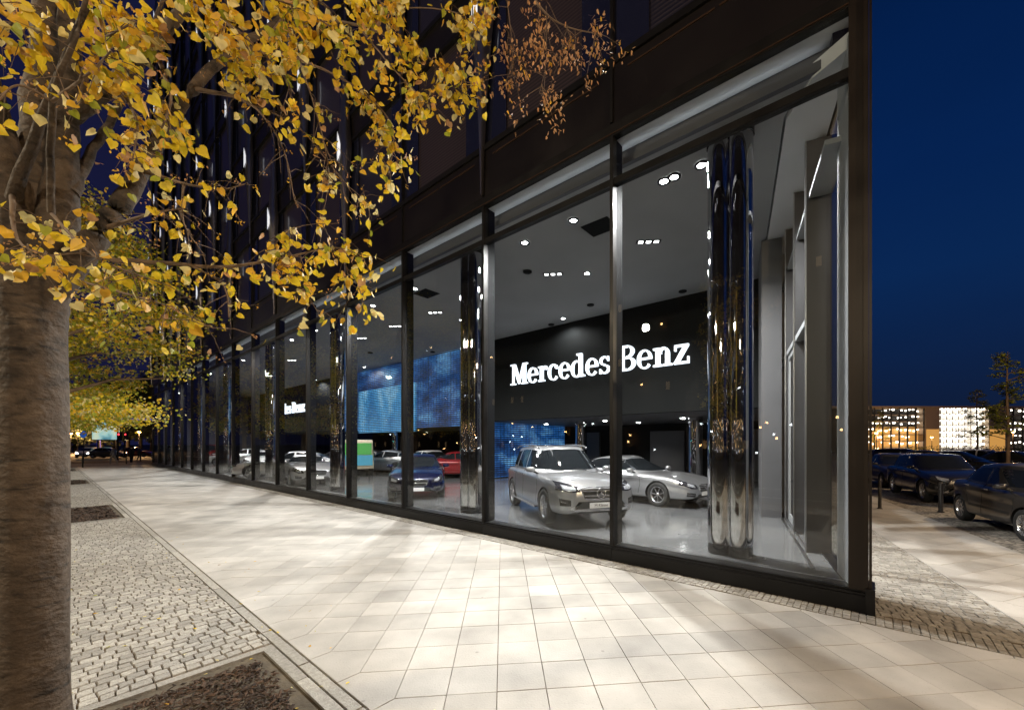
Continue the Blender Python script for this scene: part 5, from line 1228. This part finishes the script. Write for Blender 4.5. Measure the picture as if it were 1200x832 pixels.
# trunk with slightly uneven girth
g = MB(); n = 40; rows = []
for i in range(60):
    z = 3.35 * i / 59; r0 = .158 - .003 * z + .07 * math.exp(-z * 7) + .02 * max(0, z - 2.6) ** 1.2
    rows.append([(cos(2 * pi * k / n) * r0 * (1 + .025 * sin(k * .47 + z * 1.3) + .012 * sin(k * 1.1 + z * 6)) + .02 * sin(z * 1.1), sin(2 * pi * k / n) * r0 * (1 + .02 * cos(k * .31 + z * 2)), z) for k in range(n)])
vs = [p for r in rows for p in r]; g.add(vs, [(i * n + k, i * n + (k + 1) % n, (i + 1) * n + (k + 1) % n, (i + 1) * n + k) for i in range(59) for k in range(n)], 0, .5, True)
limbs = [[(37, 420, 2.6, .17), (40, 340, 2.6, .185), (42, 250, 2.62, .145), (48, 120, 2.7, .10), (60, -60, 2.8, .08), (70, -300, 3.0, .04)],
         [(36, 380, 2.58, .15), (28, 320, 2.55, .15), (12, 220, 2.5, .10), (-20, 60, 2.5, .06), (-60, -200, 2.6, .03)],
         [(42, 380, 2.6, .15), (55, 320, 2.6, .15), (68, 240, 2.6, .11), (80, 130, 2.65, .075), (82, -40, 2.8, .05), (95, -260, 3.0, .03)],
         [(48, 352, 2.6, .13), (84, 312, 2.62, .105), (122, 268, 2.67, .080), (150, 225, 2.72, .066), (182, 170, 2.8, .054), (225, 105, 2.9, .043), (280, 55, 3.05, .033), (335, 18, 3.2, .027), (380, -40, 3.4, .02)],
         [(62, 150, 2.65, .07), (95, 128, 2.6, .055), (135, 98, 2.55, .05), (178, 52, 2.5, .043), (222, 5, 2.5, .034), (270, -60, 2.5, .02)],
         [(84, 225, 2.62, .05), (110, 175, 2.75, .03), (140, 125, 2.9, .025), (170, 60, 3.1, .02), (200, -30, 3.2, .012)],
         [(10, 250, 2.5, .05), (60, 110, 2.2, .02), (100, 10, 2.0, .014)],
         [(60, 250, 2.35, .02), (62, 120, 2.1, .018), (90, 40, 2.0, .012), (110, -40, 2.0, .01)]]
mbT = g
def limb(mb, pts, nseg=5, n=10):
    P = []; R_ = []
    for i in range(len(pts) - 1):
        p0, p1, p2, p3 = [lo(at(*pts[max(0, min(len(pts) - 1, i + q_))][:3])) for q_ in (-1, 0, 1, 2)]
        for q_ in range(nseg):
            t = q_ / nseg; P.append(0.5 * ((2 * p1) + (p2 - p0) * t + (2 * p0 - 5 * p1 + 4 * p2 - p3) * t * t + (3 * p1 - p0 - 3 * p2 + p3) * t ** 3)); R_.append((pts[i][3] + (pts[i + 1][3] - pts[i][3]) * t) * .82)
    P.append(lo(at(*pts[-1][:3]))); R_.append(pts[-1][3]); P = [p + Vector((rt.gauss(0, 1), rt.gauss(0, 1), rt.gauss(0, 1))) * min(.008, R_[i] * .12) for i, p in enumerate(P)]
    mb.tube(P, R_, n); return P
for L_ in limbs: limb(mbT, L_)
# secondary branches: (pixel x, y, distance, radius) guide points, leaf density
BR = [([(130, 305, 2.62, .022), (190, 308, 2.7, .017), (260, 313, 2.75, .013), (330, 303, 2.8, .009), (390, 290, 2.85, .005), (425, 300, 2.9, .003)], 1.0),
      ([(225, 312, 2.72, .010), (262, 335, 2.75, .006), (268, 372, 2.8, .003)], .7), ([(320, 306, 2.8, .006), (355, 340, 2.85, .004), (375, 370, 2.9, .002)], .8), ([(390, 292, 2.85, .005), (420, 335, 2.9, .003), (425, 372, 2.95, .002)], 1.0), ([(300, 308, 2.78, .006), (345, 268, 2.8, .003), (395, 262, 2.8, .002)], .7),
      ([(95, 330, 2.5, .012), (150, 345, 2.4, .008), (200, 360, 2.3, .005), (250, 385, 2.3, .003)], .35),
      ([(165, 200, 2.75, .02), (215, 215, 2.7, .010), (260, 222, 2.7, .006), (290, 215, 2.7, .003)], .4), ([(215, 215, 2.7, .008), (215, 260, 2.65, .005), (240, 300, 2.6, .003)], .3),
      ([(225, 105, 2.9, .022), (290, 120, 2.9, .010), (330, 170, 2.9, .006), (345, 235, 2.95, .003)], .12), ([(290, 120, 2.9, .009), (350, 150, 3.0, .006), (400, 210, 3.0, .004), (435, 240, 3.0, .002)], .6),
      ([(280, 55, 3.05, .022), (350, 70, 3.1, .012), (420, 105, 3.1, .008), (460, 150, 3.1, .005), (455, 205, 3.1, .002)], 1.4), ([(350, 70, 3.1, .010), (370, 130, 3.0, .006), (385, 200, 3.0, .003), (378, 255, 3.0, .002)], .35),
      ([(335, 18, 3.2, .02), (420, 30, 3.2, .012), (490, 60, 3.2, .008), (530, 90, 3.2, .005), (560, 100, 3.2, .002)], 1.6), ([(420, 30, 3.2, .010), (460, 80, 3.15, .006), (500, 120, 3.15, .003)], 1.6), ([(420, 30, 3.2, .01), (480, 10, 3.2, .006), (545, 20, 3.2, .004), (560, 60, 3.2, .003)], 1.5),
      ([(380, -40, 3.4, .015), (470, -45, 3.4, .010), (560, -30, 3.3, .007), (570, 0, 3.2, .003)], 1.4), ([(350, -60, 3.3, .01), (420, -20, 3.1, .006), (470, 30, 3.1, .004)], 1.6),
      ([(590, -70, 3.1, .014), (630, 5, 3.0, .009), (665, 32, 3.0, .006), (705, 40, 3.0, .003)], 0), ([(560, -60, 3.2, .016), (590, -70, 3.1, .014)], 0), ([(470, -45, 3.4, .014), (560, -60, 3.2, .012)], 1), ([(590, -30, 3.1, .005), (600, 50, 3.1, .003), (600, 90, 3.1, .002)], 0), ([(640, 8, 3.0, .004), (640, 70, 3.0, .002), (632, 110, 3.0, .0015)], 0), ([(665, 30, 3.0, .003), (655, 75, 3.0, .002)], 0),
      ([(222, 5, 2.5, .02), (270, 30, 2.4, .01), (320, 75, 2.4, .006), (345, 110, 2.4, .003)], 1.3), ([(222, 5, 2.5, .02), (280, -10, 2.4, .01), (350, 10, 2.4, .006), (400, 40, 2.4, .003)], 1.5), ([(178, 52, 2.5, .02), (200, 110, 2.4, .009), (190, 150, 2.3, .005)], 1.0),
      ([(135, 98, 2.55, .02), (160, 140, 2.3, .008), (155, 190, 2.2, .004)], .9), ([(95, 128, 2.6, .02), (110, 60, 2.3, .01), (150, 30, 2.1, .005)], 1.2), ([(60, 120, 2.1, .012), (100, 90, 1.9, .007), (130, 60, 1.8, .004)], .7),
      ([(122, 268, 2.67, .02), (180, 250, 2.5, .008), (215, 245, 2.4, .004)], .3), ([(62, 120, 2.1, .01), (20, 100, 2.0, .006), (-10, 130, 1.9, .003)], .5), ([(14, 220, 2.5, .02), (20, 280, 2.1, .008), (60, 300, 1.9, .004)], .6), ([(60, 250, 2.35, .012), (110, 300, 2.1, .007), (170, 325, 2.0, .004)], .6), ([(-20, 60, 2.5, .02), (10, 30, 2.2, .008), (50, 10, 2.0, .004)], 1.1), ([(82, -40, 2.8, .02), (130, 10, 2.4, .01), (170, 30, 2.3, .005)], 1.4), ([(335, 18, 3.2, .014), (300, 60, 2.9, .007), (270, 95, 2.8, .004)], 1.4), ([(280, -60, 2.6, .01), (330, -20, 2.5, .006), (380, 5, 2.5, .004)], 1.6), ([(200, -60, 2.4, .01), (240, 10, 2.3, .006), (270, 45, 2.3, .003)], 1.6)]
LV = MB(); SD = MB(); TWG = MB()
MI = [0] * 9 + [1] * 5 + [2] * 2 + [3] * 4 + [4] * 1
for pts, dens in BR:
    P = limb(TWG, pts, 5, 6); L_ = sum((P[i + 1] - P[i]).length for i in range(len(P) - 1))
    nt = max(3, int(L_ * 20))
    for _ in range(nt):
        f = rt.uniform(.12, 1.0) ** .8 * (len(P) - 1); i = min(int(f), len(P) - 2); b = P[i].lerp(P[i + 1], f - i); ln = rt.uniform(.08, .26)
        d = Vector((rt.gauss(0, 1), rt.gauss(0, .8), rt.gauss(-.35, .8))).normalized(); e_ = b + d * ln + Vector((0, 0, -ln * .25)); m_ = b.lerp(e_, .5) + Vector((0, 0, .02))
        TWG.tube([b, m_, e_], [.0028, .002, .001], 4, caps=False)
        k = int(rt.uniform(2.6, 7.5) * dens) if dens else 0
        for _ in range(k):
            t = rt.uniform(.25, 1.08); p = b.lerp(e_, t) + Vector((rt.gauss(0, .03), rt.gauss(0, .03), rt.gauss(-.02, .03))); sz = rt.uniform(.026, .042) if rt.random() < .75 else rt.uniform(.042, .056)
            leaf(LV, p, sz, rt, rt.choice(MI))
        if rt.random() < (.45 if dens else 1): seeds(SD, e_, .020 if dens else .038, rt, rt.choice((0, 0, 1)))
        if dens == 0:
            for _ in range(2): seeds(SD, e_ + Vector((rt.gauss(0, .02), rt.gauss(0, .02), rt.gauss(0, .02))), .044, rt, 0)
print('LEAVES', len(LV.f) // 6)
mbT.build('trunk', 'trunk_bark', tree) if False else None
m = mat('trunk_bark', (0.19, 0.145, 0.105), .8, bump=(22, 1.0), stretch=(1, 1, 1.3)); N, L = nodes_of(m); p = N['Principled BSDF']
tc = N.new('ShaderNodeTexCoord'); mp = N.new('ShaderNodeMapping'); mp.inputs['Scale'].default_value = (1.6, 1.6, 2.6); L.new(tc.outputs['Object'], mp.inputs[0]); n1 = N.new('ShaderNodeTexNoise'); n1.inputs['Scale'].default_value = 3.5; n1.inputs['Detail'].default_value = 14; n1.inputs['Roughness'].default_value = .72; n1.inputs['Distortion'].default_value = .3; L.new(mp.outputs[0], n1.inputs['Vector'])
rp = N.new('ShaderNodeValToRGB'); el = rp.color_ramp.elements; el[0].position = .30; el[0].color = (.016, .010, .006, 1); el[1].position = .72; el[1].color = (.15, .112, .078, 1); x = el.new(.42); x.color = (.055, .038, .025, 1); x = el.new(.55); x.color = (.085, .060, .041, 1); L.new(n1.outputs[0], rp.inputs[0]); 
mp2 = N.new('ShaderNodeMapping'); mp2.inputs['Scale'].default_value = (2.2, 2.2, 13); L.new(tc.outputs['Object'], mp2.inputs[0]); n2 = N.new('ShaderNodeTexNoise'); n2.inputs['Scale'].default_value = 1.6; n2.inputs['Detail'].default_value = 4; L.new(mp2.outputs[0], n2.inputs['Vector'])
mr = N.new('ShaderNodeMapRange'); mr.inputs[1].default_value = .60; mr.inputs[2].default_value = .70; mr.inputs[3].default_value = 1; mr.inputs[4].default_value = .30; L.new(n2.outputs[0], mr.inputs[0])
vs_ = N.new('ShaderNodeVectorMath'); vs_.operation = 'SCALE'; L.new(rp.outputs[0], vs_.inputs[0]); L.new(mr.outputs[0], vs_.inputs['Scale']); L.new(vs_.outputs[0], p.inputs['Base Color'])
mbT.build('trunk', 'trunk_bark', tree); TWG.build('twigs', 'bark', tree)
LV.build('crown', ['leaf_yellow', 'leaf_gold', 'leaf_green', 'leaf_pale', 'leaf_brown'], tree); SD.build('seed_clusters', ['leaf_brown', 'leaf_gold'], tree)

def row_tree(i, lab, nleaf, size, gr):
    r_ = random.Random(40 + i); b = TB + U * SP * i; o = empty('lime_tree', b, r_.uniform(0, 6), label=lab, cat='tree', group='lime trees further down the pavement')
    g = MB(); g.tube([(0, 0, 0), (.02, 0, 1.5), (0, .03, 3.0), (.1, 0, 5), (.1, .1, 8)], [.24, .19, .18, .12, .04], 14)
    for q_ in range(14):
        a = q_ * 2.4; z = 2.7 + q_ * .33; L_ = 3.2 - abs(q_ - 5) * .16; g.tube([(0, 0, z), (cos(a) * L_ * .5, sin(a) * L_ * .5, z + .7), (cos(a) * L_, sin(a) * L_, z + .9)], [.07, .04, .012], 6)
    g.build('trunk', 'bark', o); g = MB(); nc = 110
    for _ in range(nc):
        a = r_.uniform(0, 2 * pi); z = r_.uniform(0, 1); prof = (.55 + .95 * z) if z < .4 else (1.0 - .75 * ((z - .4) / .6) ** 2); R_ = 3.75 * prof * sqrt(r_.uniform(.25, 1)); c = Vector((cos(a) * R_, sin(a) * R_, 2.9 + z * 6.6 - .5 * (R_ / 3.7) ** 2))
        mi0 = r_.random()
        for _ in range(nleaf // nc):
            p_ = c + Vector((r_.gauss(0, .42), r_.gauss(0, .42), r_.gauss(0, .20))); d1 = Vector((r_.gauss(0, 1), r_.gauss(0, 1), r_.gauss(-.5, 1))).normalized(); d2 = d1.cross(Vector((r_.gauss(0, 1), r_.gauss(0, 1), .5))).normalized(); s = size * r_.uniform(.6, 1.2)
            mi = 2 if r_.random() < gr * (.5 + mi0) else (0 if r_.random() < .6 else (1 if r_.random() < .5 else 3)); g.add([p_ - d1 * s, p_ - d1 * s * .2 + d2 * s * .75, p_ + d1 * s, p_ - d1 * s * .2 - d2 * s * .75], [(0, 1, 2, 3)], mi)
    g.build('crown', ['leaf_yellow', 'leaf_gold', 'leaf_green', 'leaf_pale'], o)
row_tree(1, 'second lime tree in the row, dense yellow-green crown right behind the near trunk', 26000, .055, .45)
row_tree(2, 'third lime tree in the row, mostly hidden behind the second crown', 9000, .085, .5)
row_tree(3, 'fourth and farthest lime tree in the row beyond the third pit', 5000, .11, .5)
# fallen leaves
g = MB()
for _ in range(260):
    s = rt.uniform(-3, 12); D = rt.uniform(-1.8, 1.5) if rt.random() < .8 else rt.uniform(1.4, 2.2); p = F(s, D - 6.1, .012); b = len(g.v); leaf(g, p, rt.uniform(.018, .032), rt, rt.choice(MI), 0)
    for i in range(b, len(g.v)): x, y, z = g.v[i]; g.v[i] = (x, y, .006 + abs(z - .012) * .35)
tag(g.build('fallen_leaves', ['leaf_yellow', 'leaf_gold', 'leaf_green', 'leaf_pale', 'leaf_brown']), kind='stuff', label='scattered fallen yellow leaves on the cobbles', cat='leaves')

# ================================================================= STREET LAMP LIGHT FROM THE ROAD SIDE (lamps out of view; those on the side street are added)
for (s, D, z, P_) in ((-2.0, -6.0, 6.5, 1250), (9, -7.2, 8.0, 3000), (34, -7.2, 8.0, 1800)):
    p = F(s, D - 6.1, z); light('unseen_street_light', 'POINT', p, P_, (1, .84, .60), .18)
p = SF(14, 10.5, 8.0); light('unseen_street_light', 'POINT', p, 2600, (1, .72, .42), .18)  # unseen light added to brighten the parked cars
p = SF(-6, 9, 7.5); light('unseen_street_light', 'POINT', p, 3200, (1, .70, .40), .18)  # likewise added out of view, for the cars and side cobbles
o = empty('traffic_light', F(43, -14.1, 0), ROT, label='green traffic light across the road, mirrored in the panes near the third column', cat='traffic light', group='traffic lights at the crossing')
mat('green_lamp', (.02, .5, .35), .5, emit=(.05, 1, .75), estr=60)
g = MB(); g.lathe([(.08, 0), (.06, 3.2)], 10); g.build('post', 'bollard_metal', o); g = MB(); g.box(-.16, .16, -.16, .12, 2.2, 3.1); h_ = g.build('signal_head', 'car_black', o)
g = MB(); g.lathe([(.0001, .19), (.11, .13)], 12, (0, 0, 2.42), 'y'); g.build('green_lens', 'green_lamp', h_)
# the block across the road, seen only mirrored in the glass and the polished columns
ob = empty('office_block', F(0, -44, 0), ROT, label='dark office block with a few lit windows across the main road', cat='building')
mat('block_wall', (.05, .042, .036), .8, noise=(.3, .2)); mat('lit_room', (.8, .6, .3), .5, emit=(1, .68, .34), estr=.45)
g = MB(); g.box(-95, 45, -12, 0, 0, 40); g.build('wall', 'block_wall', ob); g = MB(); ro = random.Random(4)
for i in range(60):
    for j in range(6):
        if ro.random() < (.30 if j == 0 else .05): g.box(-94 + i * 2.3, -93.5 + i * 2.3, .004, .05, 1.4 + j * 3.8, 2.4 + j * 3.8)
g.build('lit_windows', 'lit_room', ob)['kind'] = 'stuff'
for m__, e__, s__, n_ in (('bulb_warm', (1, .55, .2), 40, 46), ('bulb_white', (.9, .95, 1), 30, 30)):
    mat(m__, (.8, .8, .8), .5, emit=e__, estr=s__); g = MB()
    for _ in range(n_): x = ro.uniform(-90, 40); z = ro.choice((ro.uniform(1, 5), ro.uniform(1, 5), ro.uniform(5, 22))); g.box(x - .10, x + .10, .4, .6, z - .10, z + .10)
    g.build('lamps', m__, ob)['kind'] = 'stuff'
